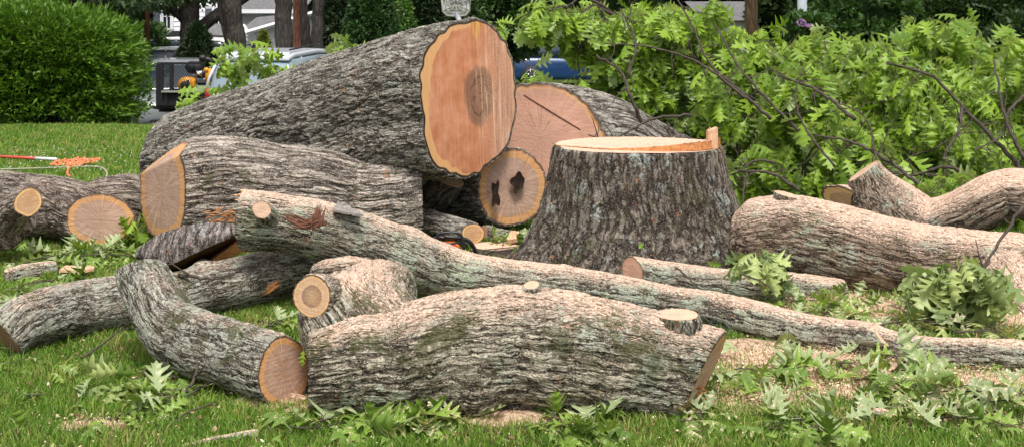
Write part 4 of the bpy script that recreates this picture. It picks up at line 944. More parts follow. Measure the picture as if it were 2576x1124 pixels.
# ---- leafy sprigs on the ground and on the logs
def sprig(pts, n, size, label, seed, mat='leaf_g', ntw=3, twl=.12, droop=.35, r=.004, spread=1.0, up=0.0):
    g = np.random.default_rng(seed); pp = np.array([P(*q) for q in pts])
    pp[:,2] = np.maximum(pp[:,2], .03)
    if mat[-2:] in ('_g', '_s'): pp[:,2] = np.minimum(pp[:,2], .06)
    S_, _ = spline(np.hstack([pp, np.zeros((len(pp), 1))]), 10); S_ = S_[:, :3]
    b = leafy('leafy_sprig', S_, r, g, M[mat], M['twig'], ntw=ntw, twl=twl, nl=max(1, int(round(n*(.33 if mat[-2:] in ('_g', '_s') else .7)))), size=size*1.05, droop=droop, start=.2, spread=spread, upb=up, flat=(mat[-2:] in ('_g', '_s')))
    tag(b, label, 'leafy sprig'); return b
S_D = [
 ([(640,215,11.2),(665,190,11.2),(650,160,11.2),(600,150,11.2)], 7, .17, 'leafy oak sprig standing up behind the big trunk near the yellow machine', 'leaf', 6, .20, .8, .007),
 ([(690,215,11.2),(700,190,11.2),(695,165,11.2)], 6, .15, 'smaller leafy sprig before the window of the silver car', 'leaf', 4, .14, .7, .005),
 ([(570,260,11.2),(530,245,11.2),(480,250,11.2)], 7, .16, 'low leafy sprig behind the left slope of the big trunk', 'leaf', 4, .14, .5, .005),
 ([(870,150,10.6),(880,130,10.6),(890,118,10.6)], 7, .15, 'leaf tuft rising behind the middle of the big trunk', 'leaf', 3, .12, .4, .005),
 ([(1215,70,9.9),(1235,60,9.9),(1260,75,9.9)], 4, .09, 'few small leaves peeking over the top of the salmon cut face', 'leaf', 3, .07, .4, .003),
 ([(1310,150,10.7),(1330,170,10.7),(1345,195,10.7)], 5, .16, 'leafy twig drooping between the salmon face and the pink face', 'leaf', 4, .15, .8, .005),
 ([(1880,655,7.45),(1915,645,7.3),(1940,650,7.25)], 9, .16, 'limp pale green sprig hanging over the end of the curved limb', 'leaf_p', 5, .08, 1.2, .004),
 ([(2340,760,7.0),(2400,720,6.85),(2440,715,6.8)], 10, .19, 'large drooping pale sprig below the right end of the curved limb', 'leaf_p', 9, .16, 1.0, .006),
 ([(1990,755,7.2),(2080,745,7.2),(2150,760,7.1)], 6, .16, 'dark green sprig in the shade beneath the curved limb', 'leaf_g', 6, .2, .4, .005),
 ([(2010,790,6.9),(2060,780,6.95),(2110,800,6.8)], 6, .15, 'leafy sprig just behind the dusty long limb', 'leaf_s', 5, .16, .4, .004),
 ([(2200,820,6.7),(2260,795,6.7),(2330,800,6.7)], 8, .16, 'sawdust-covered sprig behind the right part of the long limb', 'leaf_s', 7, .2, .4, .005),
 ([(2400,835,6.5),(2460,830,6.5),(2530,835,6.5)], 7, .16, 'sawdust-covered sprig right of the other behind the limb', 'leaf_s', 6, .2, .4, .005),
 ([(2290,500,8.95),(2330,488,8.95),(2370,485,8.95)], 5, .15, 'bright leafy sprig nestled in the V of the forked log', 'leaf', 6, .18, .4, .005),
 ([(1850,930,5.9),(1880,910,5.8),(1925,900,5.75)], 9, .17, 'full green sprig on the grass right of the front log', 'leaf_g', 5, .1, .5, .004),
 ([(1960,915,5.9),(2010,905,5.95),(2060,912,5.9)], 4, .15, 'green sprig in front of the thin part of the long limb', 'leaf_g', 5, .14, .4, .004),
 ([(2110,905,5.9),(2140,900,5.9),(2190,905,5.9)], 4, .15, 'green sprig against the bend of the long limb', 'leaf_g', 4, .14, .4, .004),
 ([(2250,930,5.8),(2290,900,5.8),(2340,900,5.8)], 7, .16, 'pale limp sprig leaning on the low side of the long limb', 'leaf_p', 2, .08, .8, .004),
 ([(2150,955,5.7),(2220,945,5.65),(2290,950,5.6)], 8, .16, 'broad leafy sprig lying in the sawdust at the right', 'leaf_g', 7, .18, .3, .005),
 ([(2290,995,5.45),(2360,985,5.45),(2430,980,5.45)], 6, .16, 'broad sprig among sawdust nearer the right edge', 'leaf_s', 7, .18, .3, .005),
 ([(2200,1000,5.45),(2250,995,5.45),(2300,1000,5.4)], 6, .15, 'sawdust-speckled sprig above the stubby branch piece', 'leaf_s', 5, .14, .3, .004),
 ([(2330,1070,5.15),(2400,1050,5.2),(2450,1045,5.2)], 7, .15, 'leafy sprig beside the stubby branch piece', 'leaf_g', 5, .14, .3, .004),
 ([(2490,1010,5.3),(2540,1005,5.35),(2600,1000,5.35)], 6, .15, 'dusty sprig at the right edge above the straight twig', 'leaf_s', 4, .14, .3, .004),
 ([(1930,1090,5.05),(1990,1080,5.05),(2060,1085,5.05)], 8, .16, 'green sprig around the bright chip at the bottom right', 'leaf_g', 6, .13, .35, .004),
 ([(1700,1080,5.15),(1740,1060,5.15),(1790,1050,5.2)], 6, .14, 'sprig with sawdust-covered leaves under the split end of the front log', 'leaf_s', 4, .1, .35, .004),
 ([(1350,1100,5.05),(1410,1090,5.08),(1480,1095,5.05)], 8, .16, 'leafy sprig under the middle of the front log', 'leaf_g', 7, .13, .4, .004),
 ([(700,1085,5.1),(770,1090,5.05),(840,1080,5.1)], 7, .19, 'sprig of big pointed leaves at the bottom, left of centre', 'leaf_g', 5, .13, .35, .004),
 ([(880,1075,5.12),(950,1055,5.18),(1020,1045,5.2)], 8, .18, 'sprig with one leaf standing upright below the front log', 'leaf_g', 6, .12, .2, .004),
 ([(990,1060,5.15),(1040,1062,5.15),(1080,1075,5.12)], 5, .16, 'pale dusty leaves next to the reddish broken spike', 'leaf_s', 3, .1, .3, .004),
 ([(470,915,5.9),(430,940,5.8),(400,960,5.7)], 7, .15, 'overlapping leafy sprig leaning on the bent log', 'leaf_g', 5, .12, .5, .005),
 ([(350,960,5.75),(320,975,5.7),(300,985,5.65)], 6, .15, 'pale limp leaves at the left tip of the overlapping sprig', 'leaf_p', 2, .07, .5, .003),
 ([(520,965,5.6),(460,1000,5.45),(420,1030,5.35)], 6, .16, 'sprig of broad flat leaves below the bent log', 'leaf_g', 5, .12, .3, .004),
 ([(380,1020,5.4),(320,1050,5.25),(270,1075,5.15)], 4, .15, 'sprig with one long pale leaf at lower left', 'leaf_g', 4, .12, .35, .004),
 ([(20,690,8.2),(90,650,8.5),(160,625,8.7)], 8, .17, 'leafy sprig spread before the dark forked log', 'leaf_g', 8, .25, .3, .005),
 ([(150,650,8.5),(230,640,8.6),(320,640,8.6)], 8, .17, 'leafy sprig spread in front of the round brown face', 'leaf_g', 8, .22, .3, .005),
 ([(10,740,7.6),(80,710,7.8),(150,700,7.9)], 8, .17, 'bright leaves beside the short lichened branch piece', 'leaf_g', 6, .2, .3, .005),
 ([(-20,760,7.0),(30,760,7.1),(60,745,7.2)], 6, .18, 'pale leaves behind the left log at the frame edge', 'leaf_p', 4, .16, .5, .004),
 ([(320,600,9.3),(345,585,9.3),(350,565,9.3)], 6, .16, 'shaded leaves squeezed between the round face and the slant-cut trunk', 'leaf', 4, .12, .4, .004),
 ([(1225,610,8.8),(1290,600,8.9),(1340,590,9.0)], 8, .15, 'leafy sprig around the tan chip under the hollow log', 'leaf_g', 8, .2, .3, .004),
 ([(610,790,6.5),(670,775,6.6),(720,765,6.7)], 5, .14, 'shaded sprig in the grass behind the bent log', 'leaf_g', 5, .14, .3, .004),
 ([(1060,740,6.6),(1090,745,6.6),(1120,750,6.5)], 5, .13, 'small bright leaves in the gap under the long limb', 'leaf_g', 4, .1, .3, .003),
 ([(60,1005,5.5),(90,1000,5.5),(120,990,5.5)], 2, .15, 'pair of curled leaves on the lawn at lower left', 'leaf_g', 1, .06, .3, .003),
 ([(0,940,6.0),(20,920,6.0),(45,905,6.0)], 4, .16, 'leaves under the sawn end of the left log', 'leaf_g', 3, .1, .3, .003),
 ([(1612,632,8.06),(1616,625,8.05),(1618,612,8.06)], 1, .07, 'two tiny green leaves sprouting on the stump bark', 'leaf', 1, .02, .2, .002),
 ([(1765,672,7.9),(1772,665,7.88),(1785,660,7.88)], 2, .09, 'tiny seedling at the foot of the stump by the short pale log', 'leaf', 2, .04, .2, .002),
 ([(800,840,5.6),(810,880,5.45),(765,880,5.38)], 1, .07, 'single small green leaf stuck to the oval cut face', 'leaf', 1, .02, .3, .002),
]
for k, (pts, n, s_, lab, mt, ntw, twl, dr, r) in enumerate(S_D):
    if 'single small' in lab: pts = [(760,862,5.36),(765,870,5.36),(768,878,5.36)]
    b = sprig(pts, n, s_, lab, 500+k, mt, ntw, twl, dr, r)
# ---- litter: loose leaves, sawdust, clover
def litter():
    g = np.random.default_rng(77); L = Leaves()
    for (U0, U1, V0, V1, n) in ((1780,2640,900,1110,75),(-60,340,600,760,60),(1900,2500,735,830,80),(0,2600,930,1130,35),(1700,2640,480,560,60),(1150,1400,590,660,30)):
        for _ in range(n):
            p = G(g.uniform(U0, U1), g.uniform(V0, V1), g.uniform(.015, .05)); a = g.uniform(0, 2*PI)
            L.add(p, nrm([math.cos(a), math.sin(a), g.normal(.1, .15)]), nrm([g.normal(0,.35), g.normal(0,.35), 1 if g.random() < .7 else -1]), g.uniform(.07, .14))
    tag(L.build('fallen_leaves', M['leaf_g'], None, g), 'loose green oak leaves scattered over the grass', 'leaves', kind='stuff')
    # sawdust flakes
    n = 85000; pos = []
    for cx, cy, rx, ry, a in SAW:
        k = int(n*rx*ry*a/sum(q[2]*q[3]*q[4] for q in SAW)); r = np.abs(g.normal(0, .5, k)); th = g.uniform(0, 2*PI, k)
        pos.append(np.stack([cx+r*np.cos(th)*rx, cy+r*np.sin(th)*ry], 1))
    # a thin fall of flakes everywhere near the logs
    dd = g.uniform(4.8, 8.5, 16000); pos.append(np.stack([(g.uniform(-60, 2640, 16000)-CU)/F*dd, dd], 1))
    xy = np.concatenate(pos); n = len(xy); z = gz(xy[:,0], xy[:,1])+g.uniform(.004, .032, n)
    s = g.uniform(.0018, .0045, n)*np.where(g.random(n) < .06, 2.4, 1); a = g.uniform(0, PI, n); dx = np.stack([np.cos(a)*s, np.sin(a)*s, g.normal(0, .3, n)*s], 1); dy = np.stack([-np.sin(a)*s*.5, np.cos(a)*s*.5, g.normal(0, .3, n)*s], 1)
    c = np.stack([xy[:,0], xy[:,1], z], 1); V = np.stack([c-dx, c-dy, c+dx, c+dy], 1).reshape(-1, 3)
    t = NT('sawdust_flake'); lv = t.attr('lv', 'Fac'); t.bsdf(t.ramp(lv, [(0, (.42,.24,.13)), (.4, (.72,.50,.35)), (1, (.88,.72,.55))]), .9, Specular_IOR_Level=.1)
    tag(mk('sawdust', V, np.arange(4*n).reshape(n, 4), t.m, None, False, {'lv': np.repeat(g.random(n), 4)}), 'pinkish sawdust flakes spilled over the grass', 'sawdust', kind='stuff')
    # dark bark crumbs and dry stalks
    k = 9000; dd = g.uniform(4.8, 9.5, k); xy = np.stack([(g.uniform(-60, 2640, k)-CU)/F*dd, dd], 1); cl = np.sin(xy[:,0]*3.1+1)*np.sin(xy[:,1]*4.3)+g.normal(0, .5, k); xy = xy[cl > .1]; k = len(xy)
    z = gz(xy[:,0], xy[:,1])+g.uniform(.005, .035, k); s = g.uniform(.004, .016, k); a = g.uniform(0, PI, k); q = g.uniform(.15, .6, k)
    dx = np.stack([np.cos(a)*s, np.sin(a)*s, g.normal(0, .3, k)*s], 1); dy = np.stack([-np.sin(a)*s*q, np.cos(a)*s*q, g.normal(0, .3, k)*s], 1); c = np.stack([xy[:,0], xy[:,1], z], 1)
    t = NT('bark_crumb'); lv = t.attr('lv', 'Fac'); t.bsdf(t.ramp(lv, [(0, (.06,.035,.022)), (.5, (.16,.085,.05)), (.8, (.30,.19,.11)), (1, (.45,.36,.22))]), .95, Specular_IOR_Level=.1)
    tag(mk('bark_crumbs', np.stack([c-dx, c-dy, c+dx, c+dy], 1).reshape(-1, 3), np.arange(4*k).reshape(k, 4), t.m, None, False, {'lv': np.repeat(g.random(k), 4)}), 'brown bark crumbs and dry stalks scattered in the grass', 'bark crumbs', kind='stuff')
    n = 110; V = []; T = []
    mb = MB()
    for _ in range(n):
        U = g.uniform(-20, 335); Vv = 375+(g.random()**1.0)*70
        p = G(U, Vv, .05); r = .005+.004*g.random(); mb.box(p, (2*r, 2*r, 1.6*r), g.uniform(0, 3), bev=r*.8)
    tag(mb.build('clover', plain('clover_white', (.72,.73,.66), .8)), 'white clover heads dotted over the far lawn', 'clover', kind='stuff')
litter()
def drifts():
    g = np.random.default_rng(12); t = NT('sawdust_drift'); o = t.obj(); n1 = t.noise(o, 130, 4, .7); n2 = t.noise(o, 30, 4)
    c = t.ramp(n1, [(.3, (.30,.17,.10)), (.48, (.62,.42,.29)), (.68, (.86,.68,.53))]); c = t.mix(t.ss(n2, .47, .60, 0, .75), c, (.26,.15,.08)); c = t.mix(t.ss(t.noise(o, 9, 5, .7), .5, .62, 0, .6), c, (.16,.15,.05)); t.bsdf(c, .95, t.bump(n1, .01, 1), Specular_IOR_Level=.1)
    V = []; Q = []; k0 = 0
    for U, Vv, rx, ry, h in ((690,1006,.16,.07,.035),(660,1015,.10,.06,.02),(1290,1058,.22,.08,.03),(1230,1062,.10,.05,.02),(2080,905,.28,.12,.025),(2240,930,.22,.10,.03),(1880,870,.22,.10,.025),(2330,985,.2,.1,.025),(1960,960,.16,.08,.02),(2260,775,.3,.14,.03),(2050,750,.25,.12,.03),(1590,700,.25,.10,.03),(770,1030,.08,.05,.02),(2440,1010,.18,.08,.02)):
        p = G(U, Vv); nr, na = 10, 40; a = np.arange(na)/na*2*PI; w = 1+sum(g.normal(0, .12)*np.sin(q*a+g.uniform(0, 6)) for q in range(2, 8))
        for i in range(nr):
            s = 1-i/(nr-1)*.98; z = h*(1-s*s)*(1+g.normal(0, .06, na))-.006*(i == 0)
            x = p[0]+rx*s*w*np.cos(a); y = p[1]+ry*s*w*np.sin(a); V.append(np.stack([x, y, gz(x, y)+z+.004], 1))
        i = np.arange(nr-1)[:,None]*na; j = np.arange(na)[None]; k = (j+1) % na; Q.append(np.stack([i+j, i+k, i+na+k, i+na+j], -1).reshape(-1, 4)+k0); k0 += nr*na
    tag(mk('sawdust_drifts', np.concatenate(V), np.concatenate(Q), t.m), 'low drifts of pinkish sawdust heaped beside the sawn log ends', 'sawdust', kind='stuff')
drifts()
def ropes():
    g = np.random.default_rng(9); orange = plain('rope_orange', (.78,.22,.10), .8, var=.3, scale=60)
    mb = MB(); 
    def line(pts, r, col=None, jit=.0, m=60):
        pp = np.array([G(U, V, .03) for U, V in pts]); S_, _ = spline(np.hstack([pp, np.zeros((len(pp), 1))]), m); S_ = S_[:, :3]+g.normal(0, jit, (m, 3)); S_[:,2] = np.maximum(S_[:,2], gz(S_[:,0], S_[:,1])+r); return S_
    mb.tube(line([(132,418),(170,412),(205,406),(245,406),(246,412),(200,412),(180,420),(225,416),(240,410),(212,414),(168,424),(205,422),(190,426),(150,424),(135,420),(178,412),(214,408),(196,420),(166,420),(142,417)], .014, jit=.012, m=150), .014, 6)
    mb.tube(line([(185,428),(172,434),(170,448),(176,452)], .012, m=20), .012, 6)
    tag(mb.build('rope', orange), 'tangled orange rope lying on the far lawn', 'rope')
    mb = MB(); mb.tube(line([(-80,434),(0,436),(120,432),(200,428),(250,428),(268,440),(268,452)], .009, m=50), .010, 6)
    tag(mb.build('rope', plain('rope_pale', (.40,.36,.28), .8)), 'thin pale rope curving over grass nearer than the orange rope', 'rope')
    a, b = G(-20, 406, .06), G(142, 415, .06); t = lambda s: a+(b-a)*s
    root = empty('pole', tuple(a)); tag(root, 'long red and white pole lying on the lawn beside the orange rope', 'pole')
    m = MB(); m.tube([t(0), t(.4), t(.68)], .016, 10); m.build('red_section', plain('pole_red', (.62,.09,.06), .4), root)
    m = MB(); m.tube([t(.68), t(1)], .018, 10); m.build('white_section', plain('pole_white', (.78,.78,.78), .35), root)
ropes()
# ---- chainsaw behind the long limb
def chainsaw():
    c = P(1140, 640, 7.85); c[2] = 0
    c = np.array([c[0], 7.85, .0]); root = empty('chainsaw', tuple(c)); tag(root, 'orange and black chainsaw standing on the ground behind the long limb', 'chainsaw')
    blk = plain('black_plastic', (.016,.017,.019), .38, var=.2, spec=.5); org = plain('saw_orange', (.95,.16,.02), .35, var=.08, coat=.3); met = plain('saw_steel', (.45,.45,.46), .3, metal=1)
    z = lambda V: CAMH-(V-HOR)/F*7.85
    x = lambda U: (U-CU)/F*7.85
    m = MB(); m.box((x(1135), 7.92, .125), (.20, .20, .10), bev=.025); m.box((x(1150), 7.95, .08), (.23,.17,.06), bev=.02); m.build('engine_body', blk, root)
    m = MB(); m.box((x(1128), 7.93, .215), (.125, .16, .075), bev=.026); m.build('top_cover', org, root)
    m = MB()
    loop = [(1100,632),(1096,612),(1102,592),(1112,586),(1148,585),(1160,592),(1166,612),(1164,640)]
    S_, _ = spline([list(P(U, V, 7.80))+[0] for U, V in loop], 40); m.tube(S_[:, :3], .009, 8)
    m.tube([P(1099,609,7.8), P(1130,613,7.79), P(1165,609,7.8)], .006, 8); m.tube([P(1100,628,7.8), P(1132,630,7.79), P(1164,628,7.8)], .006, 8); m.tube([P(1131,612,7.79), P(1132,630,7.79)], .006, 8)
    m.build('hand_guard', blk, root)
    m = MB(); S_, _ = spline([list(P(*q))+[0] for q in ((1078,640,7.9),(1082,610,7.88),(1098,598,7.86),(1140,597,7.86),(1172,602,7.88),(1190,618,7.9),(1199,645,7.92),(1204,690,7.95))], 40); m.tube(S_[:, :3], .0115, 10); m.build('wrap_handle', blk, root)
    m = MB(); m.box((x(1135), 8.14, .10), (.05, .30, .04), bev=.015); m.tube([(x(1135), 8.05, .17), (x(1135), 8.2, .185), (x(1135), 8.3, .12)], .016, 8); m.build('rear_handle', blk, root)
    m = MB(); m.box((x(1085), 7.62, .08), (.008, .42, .06), bev=.003); m.build('guide_bar', met, root)
chainsaw()
# ------------------------------------------------------------ background
ZR = -1.05
dk = lambda n, top, **k: leaf_mat(n, top=top, under=tuple(x*1.1 for x in top), var=.45, transl=k.get('tr', .15), rough=.55)
M['yew'] = leaf_mat('hedge_yew', top=(.070,.170,.012), under=(.085,.18,.018), var=.55, transl=.25, rough=.5)
M['cone_green'] = dk('conifer_green', (.030,.085,.018))
M['spruce'] = dk('spruce_dark', (.022,.048,.016))
M['gold'] = dk('conifer_gold', (.16,.20,.03))
M['dark_leaf'] = dk('canopy_leaf', (.028,.060,.014), tr=.25)
M['mid_leaf'] = dk('shrub_leaf', (.045,.105,.022), tr=.2)
M['bright_leaf'] = dk('sapling_leaf', (.10,.21,.04), tr=.3)
M['core'] = plain('crown_shade', (.008,.014,.005), 1, spec=0)  # near-black filler standing in for the shade inside crowns and hedge
def trunk_mat(name, ridge, fiss):
    t = NT(name); o = t.obj(); v = vox(t, t.vmath('ADD', t.vmath('MULTIPLY', o, (14,14,2.6)), t.vmath('SCALE', t.noise(o, 3, 3, col=True), .9)), 1.0)
    c = t.mix(t.ss(v, 0, .22), fiss, ridge); c = t.mix(t.ss(t.noise(o, 2.5, 4), .4, .7, 0, .5), c, tuple(x*1.5 for x in ridge))
    t.bsdf(c, .95, t.bump(v, .06, 1), Specular_IOR_Level=.15); return t.m
M['trunk'] = trunk_mat('trunk_bark', (.062,.054,.046), (.03,.026,.022)); M['trunk_dark'] = trunk_mat('trunk_bark_dark', (.05,.042,.037), (.022,.018,.015)); M['pole'] = trunk_mat('pole_wood', (.17,.075,.05), (.09,.035,.022)); M['pole_lt'] = trunk_mat('pole_wood_light', (.30,.19,.13), (.19,.11,.07))

# hedge (clipped yew) at left
def hedge():
    g = np.random.default_rng(31); d0 = 20.6; n = 95000
    # rounded block: footprint x -9.5..-5.75, y 19.9..22.5, height 1.78
    cx, cy, cz = -9.12, 21.6, .80; rx, ry, rz = 2.88, 1.75, 1.07
    q = g.normal(0, 1, (n, 3)); q[:,1] = np.where(g.random(n) < .75, -np.abs(q[:,1]), q[:,1]); e = 5.6; q /= (np.abs(q)**e).sum(1)[:, None]**(1/e)
    p = q.copy()
    nrm_ = np.sign(q)*np.abs(q)**(e-1); nrm_ /= np.linalg.norm(nrm_*np.array([1/rx,1/ry,1/rz]), axis=1)[:,None]; nrm_ = nrm_*np.array([1/rx,1/ry,1/rz])
    # bumps: layered sprays
    P_ = p*np.array([rx,ry,rz])+np.array([cx,cy,cz])
    b = np.sin(P_[:,0]*9+np.sin(P_[:,2]*7)*1.5)*np.sin(P_[:,2]*12+np.sin(P_[:,0]*5)*2)*.08+np.sin(P_[:,0]*3.1+1)*np.sin(P_[:,2]*3.7)*.06+np.sin(P_[:,0]*21+P_[:,1]*17)*np.sin(P_[:,2]*25)*.03
    # top tapers: higher on the left and narrower at the right top
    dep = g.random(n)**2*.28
    P_ += nrm_*(b-dep)[:,None]
    P_[:,2] += -.10*np.clip((P_[:,0]-cx)/rx, -1, 1)*np.clip((P_[:,2])/1.8, 0, 1)
    P_[:,0] += -.28*np.clip((P_[:,0]-cx)/rx, 0, 1)*np.clip((P_[:,2]-.7)/1.1, 0, 1)**1.5
    keep = P_[:,2] > gz(P_[:,0], P_[:,1])+.10*(1+.8*np.sin(P_[:,0]*6)); P_ = P_[keep]; nn_ = nrm_[keep]
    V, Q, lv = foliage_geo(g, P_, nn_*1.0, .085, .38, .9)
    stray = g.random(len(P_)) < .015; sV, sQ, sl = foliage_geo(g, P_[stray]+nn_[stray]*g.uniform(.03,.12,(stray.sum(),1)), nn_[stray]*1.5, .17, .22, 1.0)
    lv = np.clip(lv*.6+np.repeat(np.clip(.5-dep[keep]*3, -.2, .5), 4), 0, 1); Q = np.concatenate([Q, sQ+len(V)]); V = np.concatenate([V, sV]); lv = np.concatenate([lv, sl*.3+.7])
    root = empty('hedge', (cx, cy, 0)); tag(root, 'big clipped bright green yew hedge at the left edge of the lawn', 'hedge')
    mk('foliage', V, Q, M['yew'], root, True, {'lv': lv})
    m = MB(); th = np.linspace(0, PI, 14)
    a, bb = np.meshgrid(np.linspace(0, 2*PI, 40, endpoint=False), np.linspace(-PI/2, PI/2, 16)); 
    x = np.cos(bb)*np.cos(a); y = np.cos(bb)*np.sin(a); z = np.sin(bb); s = (np.abs(x)**e+np.abs(y)**e+np.abs(z)**e)**(-1/e)
    V = np.stack([cx-.1+x*s*(rx-.42), cy+y*s*(ry-.35), np.maximum(cz+z*s*(rz-.30), .12)], -1).reshape(-1, 3); i = np.arange(15)[:,None]*40; j = np.arange(40)[None]; k = (j+1) % 40
    mk('shade_core', V, np.stack([i+j, i+k, i+40+k, i+40+j], -1).reshape(-1, 4), M['core'], root)
    for k in range(9):
        m = MB(); x0 = cx-2.1+k*.5; m.tube([(x0, cy-1.2, -.05), (x0+.03, cy-1.15, .5)], [.03,.02], 6); m.build('stem', M['trunk_dark'], root)
hedge()

def px2x(U, d): return (U-CU)/F*d
def px2z(V, d): return CAMH-(V-HOR)/F*d
def tree_trunk(pts, mat, label, cat='tree', crown_=None, limbs=(), name='tree', twin=None):
    """pts: (U,V,r_px,d) upward beyond the frame"""
    S_, _ = spline([list(P(U, V, d))+[r*d/F] for U, V, r, d in pts], 40)
    root = empty(name, (S_[0][0], S_[0][1], S_[0][2])); tag(root, label, cat)
    m = MB(); m.tube(S_[:, :3]+np.random.default_rng(len(label)).normal(0, .01, (40, 3)), S_[:, 3]*(1+.04*np.sin(np.arange(40)*1.1)), 18)
    m.build('trunk', mat, root)
    for l in limbs:
        S2, _ = spline([list(P(U, V, d))+[r*d/F] for U, V, r, d in l], 20); m = MB(); m.tube(S2[:, :3], S2[:, 3], 10); m.build('limb', mat, root)
    if crown_:
        for (c, r, n, s, mt, sd) in crown_: crown('crown', root, c, r, n, s, M[mt], sd, nclump=90, depth=.6)
    return root
X = px2x; Z = px2z
tree_trunk([(234,170,26,30),(234,40,22,30),(236,-60,20,30),(240,-400,14,30)], M['trunk_dark'], 'dark tree trunk rising behind the clipped hedge', crown_=[((X(150,31), 31, Z(-40,31)), (3.0,2.6,1.25), 9000, .17, 'dark_leaf', 1)])
tree_trunk([(476,200,26,36),(478,90,25,36),(476,20,24,36),(470,-60,22,36),(470,-350,16,36)], M['trunk_dark'], 'dark tree with a thick limb reaching across the white house', crown_=[((X(400,37), 37, Z(-50,37)), (2.7,2.0,1.0), 5500, .17, 'dark_leaf', 2)],
           limbs=[[(478,95,15,36),(530,50,16,36),(575,20,15,36.2),(625,-12,13,36.4),(700,-60,10,36.6)],[(474,60,11,36),(440,30,9,35.8),(400,-20,8,35.6)]])
t2 = tree_trunk([(598,220,30,30),(596,130,24,30),(590,60,23,30),(580,0,24,30),(570,-70,24,30),(560,-400,18,30)], M['trunk'], 'stout double-stemmed tree in front of the white house', 
           limbs=[[(590,150,14,30.1),(570,60,15,30.2),(560,0,15,30.3),(550,-80,14,30.3)]])
tree_trunk([(716,200,23,28),(714,80,22,28),(712,0,21,28),(710,-80,20,28),(706,-400,17,28)], M['trunk'], 'straight grey tree trunk just left of the red-brown utility pole')
tree_trunk([(775,190,18,31),(764,100,17,31),(756,0,16,31),(752,-80,15,31),(750,-400,11,31)], M['trunk_dark'], 'dark tree trunk behind the red-brown utility pole')
tree_trunk([(792,200,16,30),(798,90,15,30),(800,0,14,30),(801,-70,14,30),(806,-400,9,30)], M['trunk'], 'slim grey tree trunk right of the utility pole')
tree_trunk([(1010,180,13,31),(1008,90,13,31),(1011,20,12,31),(1016,-60,12,31),(1020,-300,9,31)], M['trunk'], 'grey trunk wrapped in pale ivy right of the clipped cone', crown_=[((X(1018,31), 30.8, Z(40,31)), (.22,.16,.8), 700, .10, 'bright_leaf', 4)])
tree_trunk([(1515,140,17,24),(1512,60,17,24),(1510,0,17,24),(1512,-80,16,24),(1520,-300,11,24)], M['trunk_dark'], 'dark trunk rising out of the brush heap at its left part')
def pole(U, r, d, V0, mat, label, name='utility_pole'):
    m = MB(); z0 = Z(V0, d); m.tube([(X(U, d), d, z0), (X(U, d), d, z0+3), (X(U, d), d, z0+6.5)], [r*d/F, r*d/F*.97, r*d/F*.9], 20); tag(m.build(name, mat), label, 'utility pole')
pole(747, 10, 27, 230, M['pole'], 'red-brown wooden utility pole before the white house')
pole(370, 7, 34, 190, M['pole'], 'thin reddish wooden pole above the white cars')
pole(1890, 16.5, 17, 220, M['pole_lt'], 'light brown weathered utility pole above the brush heap')
# conifers
def conifer(U, V0, V1, hw, d, mat, n, size, label, seed, core=True, nc=160, up=.2):
    zb, zt = Z(V0, d), Z(V1, d); h = zt-zb; c = (X(U, d), d, (zb+zt)/2); root = empty('conifer', (c[0], d, zb)); tag(root, label, 'conifer')
    crown('crown', root, c, (hw*d/F, hw*d/F, h/2), n, size, mat, seed, nclump=nc, shape='cone', up=up, aspect=.35)
    m = MB(); m.tube([(c[0], d, zb-.4), (c[0], d, zb+h*.9)], [.07,.015], 8); m.build('trunk', M['trunk_dark'], root)
    if core:
        m = MB(); m.tube([(c[0], d, zb), (c[0], d, zb+h*.25), (c[0], d, zb+h*.6), (c[0], d, zt-h*.04)], [hw*d/F*.75, hw*d/F*.66, hw*d/F*.42, .02], 14); m.build('shade_core', M['core'], root)
conifer(497, 190, 66, 62, 33, M['spruce'], 9000, .11, 'dark feathery spruce in front of the white house', 41)
conifer(663, 134, 84, 18, 36, M['gold'], 2200, .10, 'small golden pointed conifer against the white garage wall', 42, core=False, nc=60)
conifer(935, 190, -100, 98, 26, M['cone_green'], 26000, .075, 'large clipped cone-shaped evergreen in the middle background', 43, nc=400)
conifer(860, 210, -160, 75, 40, M['spruce'], 9000, .16, 'dark spruce left of the clipped cone evergreen', 44)
conifer(1075, 210, -140, 85, 42, M['spruce'], 9000, .18, 'dark spruce between the ivy trunk and the backboard', 45)
# dark masses of shrubs and trees
def bush(U0, U1, V0, V1, d, dy, mat, n, size, label, seed, name='tree', cat='tree', group=None, nc=120, core=True):
    c = ((X(U0, d)+X(U1, d))/2, d, (Z(V0, d)+Z(V1, d))/2); r = (abs(X(U1, d)-X(U0, d))/2, dy, abs(Z(V0, d)-Z(V1, d))/2)
    root = empty(name, (c[0], d, c[2]-r[2])); tag(root, label, cat, group)
    crown('crown', root, c, r, n, size, mat, seed, nclump=nc, depth=.35)
    if core:
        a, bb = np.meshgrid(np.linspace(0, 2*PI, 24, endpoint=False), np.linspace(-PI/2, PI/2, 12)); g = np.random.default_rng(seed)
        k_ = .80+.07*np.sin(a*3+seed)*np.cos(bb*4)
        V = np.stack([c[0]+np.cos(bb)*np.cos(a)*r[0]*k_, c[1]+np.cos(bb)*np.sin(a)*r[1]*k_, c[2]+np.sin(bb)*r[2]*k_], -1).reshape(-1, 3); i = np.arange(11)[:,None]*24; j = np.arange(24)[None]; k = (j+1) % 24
        mk('shade_core', V, np.stack([i+j, i+k, i+24+k, i+24+j], -1).reshape(-1, 4), M['core'], root)
    m = MB(); m.tube([(c[0], d, c[2]-r[2]-.8), (c[0], d, c[2])], [.12,.06], 8); m.build('trunk', M['trunk_dark'], root)
bush(2050,2330,190,-60,19,1.4, M['mid_leaf'], 14000, .085, 'big rounded dark green shrub behind the brush heap, beside the lilac', 51, 'shrub', 'shrub')
bush(2270,2640,200,-110,19.5,1.5, M['dark_leaf'], 16000, .09, 'tall dark hedge shrub above the right end of the brush heap', 52, 'shrub', 'shrub')
